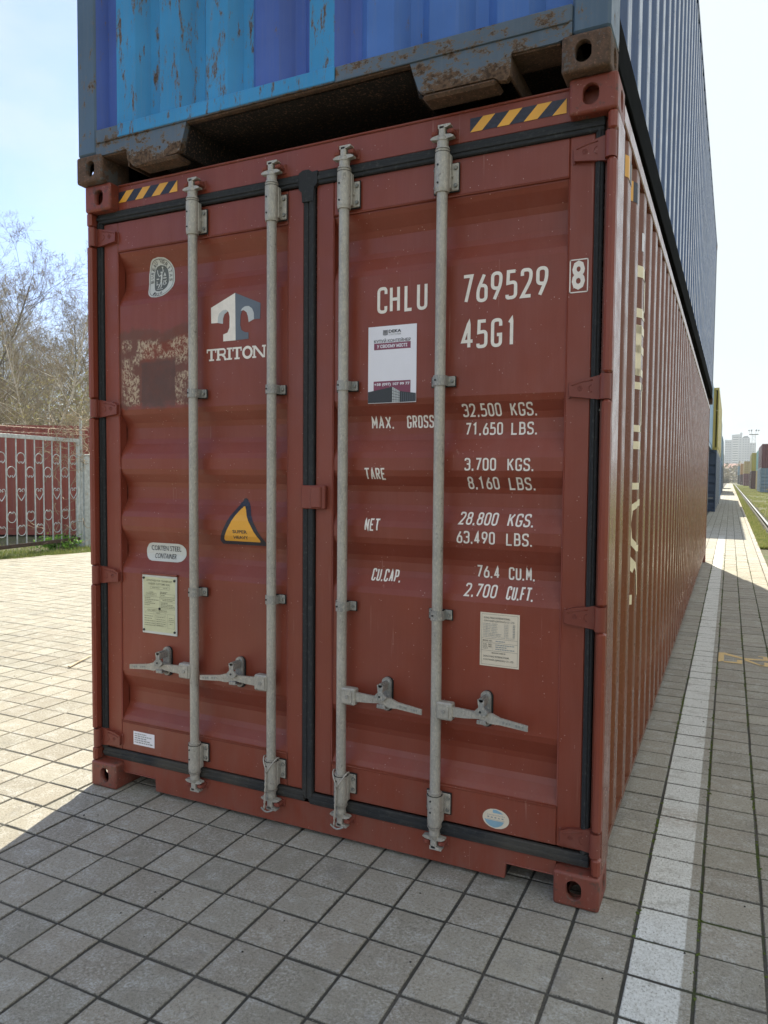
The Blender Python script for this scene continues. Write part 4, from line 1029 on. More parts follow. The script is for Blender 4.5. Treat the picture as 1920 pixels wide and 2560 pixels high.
#__PART2__
# ================================================================== GROUND
def ground_mat():
    m, nt, b = newmat('soil_and_turf'); n = N(nt); p = n.pos()
    g = n.mix(n.rng(n.noise(p, .9, 6, .65), .38, .62), (0.085, 0.075, 0.045), (0.060, 0.090, 0.022))
    g = n.mix(n.rng(n.noise(p, 14, 6, .7), .42, .7), g, (0.17, 0.15, 0.095))
    n.link(g, b.inputs['Base Color']); b.inputs['Roughness'].default_value = .95
    n.link(n.bump(n.noise(p, 20, 6, .7), .8, .04), b.inputs['Normal']); return m
M['soil'] = ground_mat()
def joint_mat():
    m, nt, b = newmat('joint_sand_and_moss'); n = N(nt); p = n.pos()
    g = n.mix(n.rng(n.noise(p, 260, 5, .8), .35, .65), (0.022, 0.020, 0.016), (0.20, 0.18, 0.15))
    g = n.mix(n.rng(n.noise(p, 1.6, 4), .35, .6, 0, .7), g, (0.035, 0.034, 0.028))
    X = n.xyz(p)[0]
    g = n.mix(n.math('MULTIPLY', n.rng(X, -.2, -1.3), .75), g, (0.30, 0.265, 0.20))  # joints paler on the sunlit left: sunlight put into the sand colour
    ms = n.math('MULTIPLY', n.rng(X, 2.3, 2.6), n.rng(n.noise(n.mapv(p, (3, 2.2, 3)), 1.0, 5, .7), .50, .62))
    g = n.mix(ms, g, (0.055, 0.075, 0.012))
    n.link(g, b.inputs['Base Color']); b.inputs['Roughness'].default_value = .95
    n.link(n.bump(n.noise(p, 300, 5, .8), 1.0, .006), b.inputs['Normal']); return m
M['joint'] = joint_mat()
def paver_mat(name, island):
    m, nt, b = newmat(name); n = N(nt); p = n.pos()
    if island: r = n.new('ShaderNodeNewGeometry').outputs['Random Per Island']
    else: r = n.new('ShaderNodeObjectInfo').outputs['Random']
    base = n.mix(r, (0.285, 0.260, 0.208), (0.395, 0.360, 0.290))
    r2 = n.math('FRACT', n.math('MULTIPLY', r, 17.3))
    base = n.mix(n.math('MULTIPLY', r2, .45), base, (0.31, 0.258, 0.200))
    edge = n.math('MAXIMUM', n.math('ABSOLUTE', n.math('SUBTRACT', n.math('FRACT', n.math('DIVIDE', n.math('SUBTRACT', n.xyz(p)[0], 2.562-19.8), .198)), .5)), n.math('ABSOLUTE', n.math('SUBTRACT', n.math('FRACT', n.math('DIVIDE', n.math('ADD', n.xyz(p)[1], .075+19.8), .198)), .5)))
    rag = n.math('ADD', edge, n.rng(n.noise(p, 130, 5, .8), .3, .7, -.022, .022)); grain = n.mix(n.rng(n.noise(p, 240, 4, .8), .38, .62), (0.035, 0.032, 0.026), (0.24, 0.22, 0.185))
    EDGE = n.math('MULTIPLY', n.rng(rag, .464, .474), n.math('MULTIPLY', n.rng(n.noise(p, 7, 4, .6), .30, .60, .35, 1.0), n.rng(n.xyz(p)[0], -1.3, -.2, .25, 1.0)))  # ragged sandy edges, weakened on the left to paint in the sunlit look
    sp = n.noise(p, 330, 4, .8)
    mid = n.noise(p, 95, 6, .82)
    mot = n.rng(n.noise(p, 6, 5, .65), .35, .62)
    base = n.mix(n.math('MULTIPLY', n.rng(mid, .51, .60, 0, .85), mot), base, (0.52, 0.50, 0.46)); base = n.mix(n.rng(mid, .47, .36, 0, .75), base, (0.11, 0.10, 0.085))
    base = n.mix(n.rng(sp, .56, .66, 0, .75), base, (0.47, 0.455, 0.43))
    base = n.mix(n.rng(sp, .44, .34, 0, .7), base, (0.12, 0.115, 0.105))
    big = n.noise(p, 3.2, 6, .65)
    base = n.mix(n.rng(big, .42, .30, 0, .45), base, (0.165, 0.155, 0.14))
    eff = n.math('MULTIPLY', n.rng(n.noise(p, 11, 6, .7), .50, .66), n.rng(n.noise(p, 120, 5, .8), .44, .60))
    base = n.mix(n.math('MULTIPLY', eff, .85), base, (0.58, 0.57, 0.545))
    X, Y, Z = n.xyz(p)
    stain = n.rng(n.noise(p, 5.5, 4), .66, .74, 0, .5)
    base = n.mix(stain, base, (0.17, 0.125, 0.085)); base = n.mix(n.rng(n.noise(n.mapv(p, (1, 1, 1), (9, 4, 2)), 8, 6, .7), .70, .74, 0, .75), base, (0.06, 0.05, 0.042))
    # painted line
    wobx = n.math('ADD', X, n.rng(n.noise(p, 45, 5, .8), 0, 1, -.006, .006))
    line = n.math('MULTIPLY', n.band(wobx, 2.5655, 2.722, .0025), n.rng(Y, 19.5, 16.5))
    worn = n.rng(n.noise(n.mapv(p, (1.6, 1, 1)), 85, 7, .85), .40, .48)
    worn = n.math('MULTIPLY', worn, n.rng(n.noise(p, 9, 6, .75), .66, .52, .45, 1.0))
    dust = n.math('MULTIPLY', n.band(wobx, 2.722, 2.755, .004), n.rng(n.noise(p, 200, 5, .8), .54, .60, 0, .5))
    paint = n.mix(n.rng(n.noise(p, 60, 6, .8), .35, .65), (0.62, 0.61, 0.57), (0.84, 0.83, 0.79))
    paint = n.mix(n.math('MULTIPLY', n.math('MULTIPLY', n.band(Y, .83, 1.02, .05), n.rng(n.noise(n.mapv(p, (30, 60, 1)), 1.0, 5, .7), .42, .62)), .6), paint, (0.30, 0.20, 0.12))
    base = n.mix(n.math('MULTIPLY', line, worn), base, paint); base = n.mix(dust, base, (0.6, 0.59, 0.55))
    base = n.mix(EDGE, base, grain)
    n.link(base, b.inputs['Base Color']); b.inputs['Roughness'].default_value = .82; b.inputs['Specular IOR Level'].default_value = .35
    n.link(n.bump(n.math('ADD', sp, n.math('MULTIPLY', mid, 3.0)), .8, .0022), b.inputs['Normal'])
    return m
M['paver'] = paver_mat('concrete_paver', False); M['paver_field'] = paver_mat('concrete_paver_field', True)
M['kerb'] = plain('kerb_concrete', (0.36, 0.31, 0.27), .85, var=.15, scale=6, bump=.4, bscale=150)
M['rail'] = plain('worn_rail', (0.42, 0.42, 0.43), .28, .8, .15); M['rail_dark'] = plain('rusty_rail_web', (0.035, 0.028, 0.024), .8, var=.2)
M['sleeper'] = plain('sleeper_concrete', (0.12, 0.11, 0.10), .9, var=.2)
M['stone'] = plain('gravel_stone', (0.16, 0.15, 0.14), .9, var=.35, scale=3)

g = MB(); R_ = 1450; g.poly([(-R_, -R_, -.05), (R_, -R_, -.05), (R_, R_, -.05), (-R_, R_, -.05)], 'soil')
gr = g.build('ground', kind='structure')
PX0, GRID, Y0 = 2.562, .198, -.075
LEFT = lambda y: -8.9+.22*(y-6.19)
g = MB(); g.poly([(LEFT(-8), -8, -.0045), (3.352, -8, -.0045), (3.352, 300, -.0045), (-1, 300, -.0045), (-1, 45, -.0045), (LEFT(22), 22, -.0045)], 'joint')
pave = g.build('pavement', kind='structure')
rnd = random.Random(7)
def proj(x, y, z=0.0):
    d = Vector((x, y, z))-CAMP; zc = d.dot(cf)
    if zc < .05: return None
    return 960+FPX*d.dot(cr2)/zc, 1280-FPX*d.dot(cu2)/zc, zc
paver_meshes = []
def paver_geo(h, j, k, var):
    """one paver centred on 0; j half size, k chamfer"""
    r = random.Random(var); jx = j-r.uniform(0, .0012); jy = j-r.uniform(0, .0012)
    ring = lambda a, z, e=0: [(sx*(jx-a)+(r.uniform(-e, e)), sy*(jy-a)+(r.uniform(-e, e)), z) for sx, sy in ((-1, -1), (0, -1), (1, -1), (1, 0), (1, 1), (0, 1), (-1, 1), (-1, 0))]
    v = ring(0, -.03)+ring(0, -.0040, .0004)+ring(.0012, -.0014, .0005)+ring(.0042, 0, .0005)
    F = []
    for L in range(3): F += [(8*L+i, 8*L+(i+1) % 8, 8*L+8+(i+1) % 8, 8*L+8+i) for i in range(8)]
    F.append(tuple(range(24, 32))); return v, F
for k in range(12):
    v, F = paver_geo(0, .0948, .004, k); me = bpy.data.meshes.new('paver'); me.from_pydata(v, [], F); me.materials.append(M['paver']); paver_meshes.append(me)
cells = []
for i in range(-60, 4):
    for jn in range(-14, 240):
        cx, cy = PX0+GRID*(i+.5), Y0+GRID*(jn+.5)
        if cx < LEFT(cy)+.1 or (cy > 13 and cx < 1.9) and cy > 24: continue
        if cy > 30 and cx < 1.9: continue
        under = -.02 < cx < 2.33 and cy > .35
        if under and cy < 12.1 and not (cx < .12): continue
        q = proj(cx, cy)
        vis = 0
        if q and -60 < q[0] < 1980 and q[1] < 2640:
            area = GRID*GRID*FPX**2*1.53/q[2]**3
            hid = (cy > .1 and 0 < cx < 2.40)
            if cy > 0 and cx < 0.0:
                t = (0-CAMP.y)/(cy-CAMP.y); xx = CAMP.x+(cx-CAMP.x)*t
                if xx > 0.05: hid = True
            vis = 0 if hid else area
        cells.append((vis, cx, cy))
cells.sort(reverse=True)
FV, FF = [], []
for n_, (vis, cx, cy) in enumerate(cells):
    dz, tx, ty, rz_ = rnd.uniform(-.0024, .0008), rnd.uniform(-.007, .007), rnd.uniform(-.007, .007), rnd.uniform(-.006, .006)
    ox, oy = rnd.uniform(-.0012, .0012), rnd.uniform(-.0012, .0012)
    if n_ < 299:
        o = bpy.data.objects.new('paver', paver_meshes[rnd.randrange(12)]); COL.objects.link(o); o.parent = pave
        o.location = (cx+ox, cy+oy, dz); o.rotation_euler = (tx, ty, rz_)
    else:
        h = .0948; b_ = len(FV); c0 = h-.0035
        for hh, z in ((h, -.02), (h, -.003), (c0, 0)):
            for sx, sy in ((-1, -1), (1, -1), (1, 1), (-1, 1)): FV.append((cx+ox+sx*hh, cy+oy+sy*hh, z+dz+(tx*sy-ty*sx)*hh*(z > -.02)))
        for L in (0, 4): FF += [(b_+L+i, b_+L+(i+1) % 4, b_+L+4+(i+1) % 4, b_+L+4+i) for i in range(4)]
        FF.append((b_+8, b_+9, b_+10, b_+11))
me = bpy.data.meshes.new('paver_field'); me.from_pydata(FV, [], FF); me.materials.append(M['paver_field'])
o = bpy.data.objects.new('paver_field', me); COL.objects.link(o); o.parent = pave; o['kind'] = 'stuff'
# far part of the path
g = MB()
for i in range(-4, 4): g.box(PX0+GRID*i+.004, PX0+GRID*(i+1)-.004, 47.5, 290, -.03, -.001, 'paver_field')
o = g.build('path_strip', pave)
# yellow bay number painted on the pavers
M['bay_yellow'] = plain('faded_yellow_paint', (0.66, 0.46, 0.20), .7, var=.12, scale=60)
g = MB()
for pts in ([(2.764, 4.115), (2.808, 4.155), (2.808, 4.485), (2.764, 4.475)], [(2.808, 4.405), (2.950, 4.300), (2.950, 4.365), (2.808, 4.490)], [(2.808, 4.112), (2.948, 4.118), (2.948, 4.165), (2.808, 4.160)],
            [(2.908, 4.165), (2.948, 4.165), (2.948, 4.255), (2.908, 4.250)], [(2.965, 4.285), (3.146, 4.330), (3.146, 4.375), (2.965, 4.345)], [(3.112, 4.375), (3.146, 4.375), (3.146, 4.480), (3.112, 4.475)],
            [(3.075, 4.455), (3.112, 4.450), (3.112, 4.478), (3.075, 4.480)], [(2.965, 4.255), (3.075, 4.120), (3.110, 4.120), (2.985, 4.300)], [(3.075, 4.105), (3.146, 4.110), (3.146, 4.250), (3.112, 4.250), (3.112, 4.150), (3.080, 4.145)]):
    g.poly([(a, b_, .0025) for a, b_ in pts], 'bay_yellow')
g.build('bay_number', pave)
# kerb
kb = thing('kerb', 'x', 'x', (0, 0, 0)); del kb['label']; del kb['category']; kb['kind'] = 'structure'
g = MB(); g.box(-.047, .047, -.496, .496, -.10, .012, 'kerb', .008); km = g.mesh('kerb_stone')
for k in range(90):
    o = bpy.data.objects.new('kerb_stone', km); COL.objects.link(o); o.parent = kb; o.location = (3.402, 1.0+k, rnd.uniform(-.004, .004)); o.rotation_euler = (0, rnd.uniform(-.01, .01), rnd.uniform(-.003, .003))
g = MB(); g.box(3.355, 3.449, 90.6, 290, -.1, .012, 'kerb'); g.build('kerb_run', kb)
# crane rail
rl = thing('crane_rail', 'single worn steel rail running beside the paved path between grass strips', 'rail', (3.95, 60, 0))
g = MB(); prf = [(-.07, -.03), (.07, -.03), (.07, -.015), (.012, .005), (.012, .06), (.036, .072), (.036, .098), (-.036, .098), (-.036, .072), (-.012, .06), (-.012, .005), (-.07, -.015)]
g.prism(prf, -58, 330, 'y', 'rail_dark'); g.build('rail_web', rl)
g = MB(); g.box(-.037, .037, -58, 330, .078, .103, 'rail', .006); g.build('rail_head', rl)
g = MB(); g.box(-.24, .24, -.10, .10, -.09, -.022, 'sleeper', .01); sm = g.mesh('sleeper')
for k in range(130):
    o = bpy.data.objects.new('sleeper', sm); COL.objects.link(o); o.parent = rl; o.location = (0, -50+.62*k, rnd.uniform(-.004, .004))
# scattered small stuff
def stones(name, pts, label, cat, mat='stone'):
    V, F = [], []
    for x, y, z, s in pts:
        b_ = len(V); a = rnd.uniform(0, 6.3)
        q = [Vector((rnd.uniform(.7, 1.2)*s*cos(a+t), rnd.uniform(.6, 1.1)*s*sin(a+t), rnd.uniform(-.1, .3)*s)) for t in (0, 1.5, 3.1, 4.7)]+[Vector((0, 0, s*rnd.uniform(.5, .9))), Vector((0, 0, -s*.4))]
        V += [(x+v.x, y+v.y, z+v.z) for v in q]
        F += [(b_+i, b_+(i+1) % 4, b_+4) for i in range(4)]+[(b_+(i+1) % 4, b_+i, b_+5) for i in range(4)]
    me = bpy.data.meshes.new(name); me.from_pydata(V, [], F); me.materials.append(M[mat]); o = bpy.data.objects.new(name, me); COL.objects.link(o)
    o['kind'] = 'stuff'; o['label'] = label; o['category'] = cat; return o
stones('ballast', [(3.95+rnd.uniform(-.26, .26), 8+90*rnd.random()**1.5, -.03, rnd.uniform(.012, .030)) for _ in range(5000)], 'dark ballast stones under the crane rail', 'gravel')
pts = []
for _ in range(900):       # grit lying in the joints and on the pavers
    x = rnd.uniform(-2.2, 3.3); y = rnd.uniform(-1.6, 3.0)
    if 0 < x < 2.42 and y > .05: continue
    if rnd.random() < .8:
        if rnd.random() < .5: x = PX0+GRID*round((x-PX0)/GRID)+rnd.uniform(-.006, .006)
        else: y = Y0+GRID*round((y-Y0)/GRID)+rnd.uniform(-.006, .006)
        pts.append((x, y, -.003, rnd.uniform(.0012, .0032)))
    else: pts.append((x, y, .0005, rnd.uniform(.0008, .0028)))
stones('grit', pts, 'grey grit and pebbles scattered on the pavers and in the joints', 'grit')
M['dark_crumb'] = plain('dark_crumbs', (0.025, 0.02, 0.016), .9)
stones('crumbs', [(rnd.uniform(-3.5, 3.3), rnd.uniform(-1.5, 5), .001, rnd.uniform(.0016, .0060)) for _ in range(300)], 'dark soil crumbs scattered over the pavers', 'debris', 'dark_crumb')
M['moss'] = plain('moss', (0.085, 0.115, 0.016), .95, var=.4, scale=30)
pts = []
for k, jx in enumerate((PX0, PX0+GRID, PX0+2*GRID, PX0+3*GRID, PX0+4*GRID)):
    for _ in range(1300):
        y = rnd.uniform(-.3, 14)
        dens = .5+.5*sin(y*3.1+k*2.2)+.35*sin(y*9.7+k)
        if rnd.random() < dens*.75*(1 if y > 1.2 or rnd.random() < .35 else .4): pts.append((jx+rnd.gauss(0, .0055 if k < 3 else .010), y+rnd.uniform(-.01, .01), -.004, rnd.uniform(.0045, .0095)))
for _ in range(260): pts.append((2.56+rnd.gauss(0, .05), 6.25+rnd.gauss(0, .018), -.004, rnd.uniform(.003, .007)))
stones('moss', pts, 'green moss growing in the paver joints beside the white line', 'moss', 'moss')
# dry stick on the left paving
M['drywood'] = plain('dry_wood', (0.50, 0.42, 0.30), .8, var=.2)
g = MB(); g.tube([(-1.86, 1.50, .012), (-1.90, 1.60, .010), (-1.945, 1.73, .012), (-1.985, 1.84, .016)], [.009, .008, .007, .004], 'drywood', 6)
tag(g.build('stick'), 'pale dry stick lying on the sunlit paving at the left', 'stick')

# ------------------------------------------------------------------ grass
def leafmat(name, a, b_, trans=.25):
    m, nt, b = newmat(name); n = N(nt)
    r = n.new('ShaderNodeNewGeometry').outputs['Random Per Island']
    n.link(n.mix(r, a, b_), b.inputs['Base Color']); b.inputs['Roughness'].default_value = .6
    if trans:
        out = nt.nodes['Material Output']; t = n.new('ShaderNodeBsdfTranslucent'); n.link(n.mix(r, a, b_), t.inputs[0])
        mx = n.new('ShaderNodeMixShader'); mx.inputs[0].default_value = trans; n.link(b.outputs[0], mx.inputs[1]); n.link(t.outputs[0], mx.inputs[2]); n.link(mx.outputs[0], out.inputs[0])
    return m
M['grass'] = leafmat('grass_blades', (0.085, 0.15, 0.025), (0.28, 0.28, 0.08), .35)
M['grass_r'] = leafmat('dry_grass_blades', (0.14, 0.21, 0.030), (0.42, 0.37, 0.16), .35)
def tri_soup(name, V, mat, parent=None, **kw):
    V = np.asarray(V, dtype=np.float32).reshape(-1, 3); n = len(V)//3
    me = bpy.data.meshes.new(name); me.vertices.add(len(V)); me.vertices.foreach_set('co', V.ravel())
    me.loops.add(len(V)); me.loops.foreach_set('vertex_index', np.arange(len(V), dtype=np.int32))
    me.polygons.add(n); me.polygons.foreach_set('loop_start', np.arange(0, len(V), 3, dtype=np.int32))
    me.update(calc_edges=True); me.materials.append(M[mat] if isinstance(mat, str) else mat)
    o = bpy.data.objects.new(name, me); COL.objects.link(o)
    if parent: o.parent = parent
    for k, v in kw.items(): o[k] = v
    return o
rs = np.random.RandomState(3)
def grass(name, X, Y, Z, h, w, mat, label):
    n = len(X); a = rs.uniform(0, 2*pi, n); hh = h*rs.uniform(.4, 1.3, n); ww = w*rs.uniform(.6, 1.3, n)
    lx, ly = rs.normal(0, .35, n)*hh, rs.normal(0, .35, n)*hh
    A = np.stack([X-np.cos(a)*ww, Y-np.sin(a)*ww, Z], 1); B = np.stack([X+np.cos(a)*ww, Y+np.sin(a)*ww, Z], 1); C_ = np.stack([X+lx, Y+ly, Z+hh], 1)
    return tri_soup(name, np.stack([A, B, C_], 1), mat, kind='stuff', label=label, category='grass')
n = 46000; yy = rs.uniform(2, 20, n); xx = -8.9+.22*(yy-6.19)-rs.gamma(1.3, .62, n)+.08+.10*np.sin(yy*5)+.05*np.sin(yy*13)
cl = np.sin(xx*7+yy*3)+np.sin(yy*6.1-xx*2)+rs.normal(0, .8, n) > -1.1
grass('grass_verge', xx[cl], yy[cl], np.full(cl.sum(), -.045), .075, .006, 'grass', 'sunlit short grass strip along the foot of the pale metal gate')
n = 26000; yy = 16+210*rs.rand(n)**1.9; xx = rs.uniform(3.46, 3.80, n)
grass('grass_strip', xx, yy, np.full(n, -.045), .085, .010, 'grass_r', 'green grass strip between the kerb and the crane rail')
n = 60000; yy = 14+190*rs.rand(n)**1.7; xx = 4.1+rs.beta(1.1, 1.6, n)*5.0
cl = np.sin(xx*2.2+yy*.35)+np.sin(yy*.9-xx*1.7)+rs.normal(0, .7, n) > -.5
grass('grass_field', xx[cl], yy[cl], np.full(cl.sum(), -.045), .095, .014, 'grass_r', 'patchy yellow-green grass between the crane rail and the far containers')

# ------------------------------------------------------------------ background containers
def flatpaint(name, col, rough=.35):
    m, nt, b = newmat(name); n = N(nt); p = n.pos()
    base = n.mix(n.rng(n.noise(n.mapv(p, (1.5, 1.5, .4)), 1.0, 5, .7), .35, .7), tuple(c*.88 for c in col), tuple(c*1.1 for c in col))
    base = n.mix(n.rng(n.noise(n.mapv(p, (5, 5, 1)), 1.0, 7, .75), .60, .70, 0, .5), base, (0.10, 0.07, 0.05))
    n.link(base, b.inputs['Base Color']); b.inputs['Roughness'].default_value = rough; return m
BG = {k: flatpaint(k+'_container_paint', c) for k, c in dict(navy=(0.030, 0.055, 0.110), slate=(0.16, 0.21, 0.26), yellow=(0.50, 0.40, 0.10), skyblue=(0.20, 0.36, 0.55), paleblue=(0.30, 0.38, 0.46), greyblue=(0.17, 0.26, 0.34),
      maroon=(0.13, 0.035, 0.045), darkmaroon=(0.075, 0.028, 0.036), olive=(0.36, 0.30, 0.07), teal=(0.14, 0.36, 0.33), tan=(0.40, 0.30, 0.12), pink=(0.42, 0.17, 0.15), orange=(0.42, 0.22, 0.07), charcoal=(0.06, 0.065, 0.075), oldred=(0.24, 0.050, 0.038), blue=(0.05, 0.12, 0.26)).items()}
def bgc(label, x, y, z, mat, rz=0.0, L=12.19, H=2.896, doors=True, sticker=False, group=None, front_is_side=False):
    """x,y is the front left bottom corner"""
    m = BG[mat]; t = thing('shipping_container', label, 'shipping container', (x, y, z), rz, group)
    W = 2.438
    P = corr_profile(.2, L-.2, .34, .2785, .094, .07, .002, .038)
    g = MB(); g.loft(P, .17, H-.10, 'z', m); g.build('side_wall', t)
    g = MB(); g.loft([(W-a, b_) for a, b_ in P], .17, H-.10, 'z', m); g.build('side_wall', t)
    for X0 in (0, W-.06):
        for Yp in (0.005, L-.2): g = MB(); g.box(X0, X0+.06, Yp, Yp+.195, .12, H-.12, m, .004); g.build('corner_post', t)
    for X0 in (0.002, W-.062):
        g = MB(); g.box(X0, X0+.06, .19, L-.19, H-.10, H-.02, m); g.build('top_side_rail', t)
        g = MB(); g.box(X0+.03*(X0 < 1), X0+.06-.03*(X0 > 1), .19, L-.19, .02, .165, m); g.build('bottom_side_rail', t)
    g = MB(); g.box(.02, W-.02, .08, L-.08, H-.035, H-.012, m); g.build('roof', t)
    g = MB(); g.box(.05, W-.05, L-.06, L-.03, .05, H-.04, m); g.build('end_wall', t)
    g = MB(); g.box(.16, W-.16, .02, .1, H-.11, H-.004, m); g.build('header', t)
    g = MB(); g.box(.16, W-.16, .02, .1, .02, .135, m); g.build('sill', t)
    cm = None
    for sx in (0, 1):
        for sy in (0, 1):
            for sz in (0, 1):
                if cm is None:
                    g = MB(); g.box(0, .162, 0, .178, 0, .118, m, .01); cm = g.mesh('corner_casting')
                o = bpy.data.objects.new('corner_casting', cm); COL.objects.link(o); o.parent = t
                o.location = (sx*(W-.162), sy*(L-.178), sz*(H-.118))
    if doors:
        for a, b_ in ((.06, W/2-.02), (W/2+.02, W-.06)):
            g = MB(); zz = [.14]; pf = [(.05, .14), (.05, .30)]
            for k in range(5):
                q = .34+(H-.8)/5*k; pf += [(.05, q), (.09, q+.06), (.09, q+.14), (.05, q+.20)]
            pf += [(.05, H-.12)]; g.loft(pf, a, b_, 'x', m); g.build('door', t)
        for rx in (.45, .95, 1.48, 1.98):
            g = MB(); g.cyl((rx, .02, .08), (rx, .02, H-.07), .02, 'galv', n=6); g.box(rx, rx+.35*(1 if rx > 1.2 else -1), .005, .02, .62, .66, 'galv'); g.build('lock_rod', t)
        g = MB(); g.box(W/2-.02, W/2+.02, .04, .06, .14, H-.12, 'rubber'); g.build('door_gasket', t)
    else:
        g = MB(); pf = [(.06, .05)]
        for k in range(8): q = .14+.28*k; pf += [(q, .02), (q+.11, .02), (q+.17, .06), (q+.22, .06)]
        g.loft([(a, b_) for a, b_ in pf if a < W-.06], .13, H-.11, 'z', m); g.build('front_wall', t)
    if sticker:
        g = MB(); g.poly([(.62, .012, H-.72), (1.35, .012, H-.72), (1.35, .012, H-.25), (.62, .012, H-.25)], 'yellow'); g.build('warning_sticker', t)
    return t
bgc('pale grey-blue container in the shade, directly behind the red-brown one', -.56, 22.7, 0, 'slate')
bgc('light blue container seen as a sliver beyond the end of the red-brown one', -.43, 22.7, 2.896, 'skyblue', doors=False)
bgc('dark navy container with closed doors at ground level under the yellow one', -.235, 35.0, 0, 'navy')
bgc('yellow container stacked on the dark navy one beside the path', -.20, 35.0, 2.896, 'yellow', doors=False)
bgc('navy container at ground level beyond the yellow stack', -.28, 47.5, 0, 'blue')
bgc('pale blue container on the upper tier beyond the yellow stack', -.30, 47.5, 2.896, 'paleblue', doors=False)
bgc('dark blue container at ground level in the third stack along the path', -.45, 78, 0, 'navy', L=12.19)
bgc('grey-blue container on top of the third stack along the path', -.42, 78, 2.896, 'greyblue', doors=False)
bgc('slate container at ground level in the far stack on the path side', -.50, 91, 0, 'slate')
bgc('olive container on top of the far stack on the path side', -.50, 91, 2.896, 'olive', doors=False)
bgc('dark container at ground level farthest along the left of the path', -.72, 128, 0, 'charcoal')
bgc('grey-green container topmost and farthest along the left of the path', -.72, 128, 2.896, 'slate', doors=False)
bgc('weathered grey-blue container with closed doors across the grass, under the maroon one', 6.1, 96, 0, 'greyblue')
bgc('maroon container with an orange square sticker across the grass, on the grey-blue one', 6.15, 96, 2.896, 'maroon', doors=False, sticker=True)
bgc('mustard container mostly hidden behind the grey-blue one across the grass', 6.35, 112, 0, 'tan')
bgc('teal container partly hidden behind the maroon one across the grass', 6.35, 112, 2.896, 'teal', doors=False)
bgc('dark maroon container at ground level under the olive-yellow one', 5.85, 129, 0, 'darkmaroon', doors=False)
bgc('olive-yellow container on top of the dark maroon one', 5.85, 129, 2.896, 'olive', doors=False)
bgc('wine-red container with closed doors at ground level under the tan one', 5.7, 190, 0, 'maroon')
bgc('tan container with closed doors on top of the wine-red one', 5.7, 190, 2.896, 'tan')
bgc('dark maroon container at ground level under the orange-brown one', 5.3, 222, 0, 'darkmaroon')
bgc('orange-brown container on the second tier near the far end of the yard', 5.3, 222, 2.896, 'orange')
bgc('charcoal container at ground level at the far end of the yard', 5.0, 262, 0, 'charcoal')
bgc('grey-blue container highest at the far end of the yard', 5.0, 262, 2.896, 'greyblue')
# low yellow trestle in front of the grey-blue container
t = thing('trestle', 'low yellow steel trestle on the ground before the grey-blue container', 'trestle', (6.6, 92, 0))
g = MB(); g.box(0, 3, 0, .18, .34, .48, BG['tan']); g.build('beam', t)
for xx in (.15, 2.7): g = MB(); g.box(xx, xx+.14, .02, .16, -.05, .34, BG['charcoal']); g.build('leg', t)
# old red container behind the gate, its long side facing us
old = bgc('faded red container standing behind the pale metal gate, dry vines on its roof edge', 0, 0, -.02, 'oldred', L=12.19, H=2.75, doors=False)
aa = radians(26.2); ux, uy = cos(aa), sin(aa)           # direction of the visible long side
px_, py_ = -10.35, 11.25                                 # its right hand end
old.rotation_euler = (0, 0, aa+pi/2); old.location = (px_+uy*-2.438*0-0*ux, py_, -.02)
# after the rotation local +y points to -u, local x to the far side... place explicitly
old.rotation_euler = (0, 0, aa-pi/2); R2 = Matrix.Rotation(aa-pi/2, 3, 'Z')
old.location = Vector((px_, py_, -.02))-R2 @ Vector((2.438, 12.19, 0))

# ------------------------------------------------------------------ metal gate
M['fence'] = plain('weathered_pale_blue_paint', (0.42, 0.45, 0.46), .55, .1, var=.16, scale=14)
M['fence_rust'] = plain('brown_fence_rail', (0.075, 0.045, 0.032), .8, var=.2, scale=14)
M['vine'] = plain('dry_vine', (0.30, 0.235, 0.16), .8, var=.25)
M['wire'] = plain('rusty_wire', (0.36, 0.27, 0.22), .6, .2)
gA = Vector((-9.26, 6.47)); gB = Vector((-9.585, 8.56)); gl = (gB-gA).length; gd = (gB-gA)/gl; gang = atan2(gd.y, gd.x)
gate = thing('metal_gate', 'pale wrought iron gate with rings and hearts between its bars, at the left', 'gate', (gB.x, gB.y, 0), gang)
# local x runs along the gate: 0 at the right hand post (far end), negative towards the camera's left
bars_ = [-.0 - .0]+[]
bx_ = [0.167, .41, .645, .878, 1.11, 1.35, 1.59, 1.83, 2.09]
bx_ = [b_-2.115 for b_ in bx_]; step = .2405
while bx_[0] > -5.2: bx_.insert(0, bx_[0]-step)
g = MB(); g.box(bx_[0], .02, -.02, .02, 2.186, 2.262, 'fence', .004); g.build('top_rail', gate)
g = MB(); g.box(bx_[0], .02, -.022, .022, .125, .195, 'fence_rust', .004); g.build('bottom_rail', gate)
g = MB(); g.box(-.045, .02, -.025, .025, .19, 2.19, 'fence', .004); g.build('end_stile', gate)
for q in bx_[:-1]: g = MB(); g.box(q-.009, q+.009, -.009, .009, .19, 2.19, 'fence'); g.build('bar', gate)
def ringpts(cx, cz, r, gap, up):
    s = 1 if up else -1
    return [(cx+r*sin(t), 0, cz-s*r*cos(t)) for t in np.linspace(gap, 2*pi-gap, 19)]
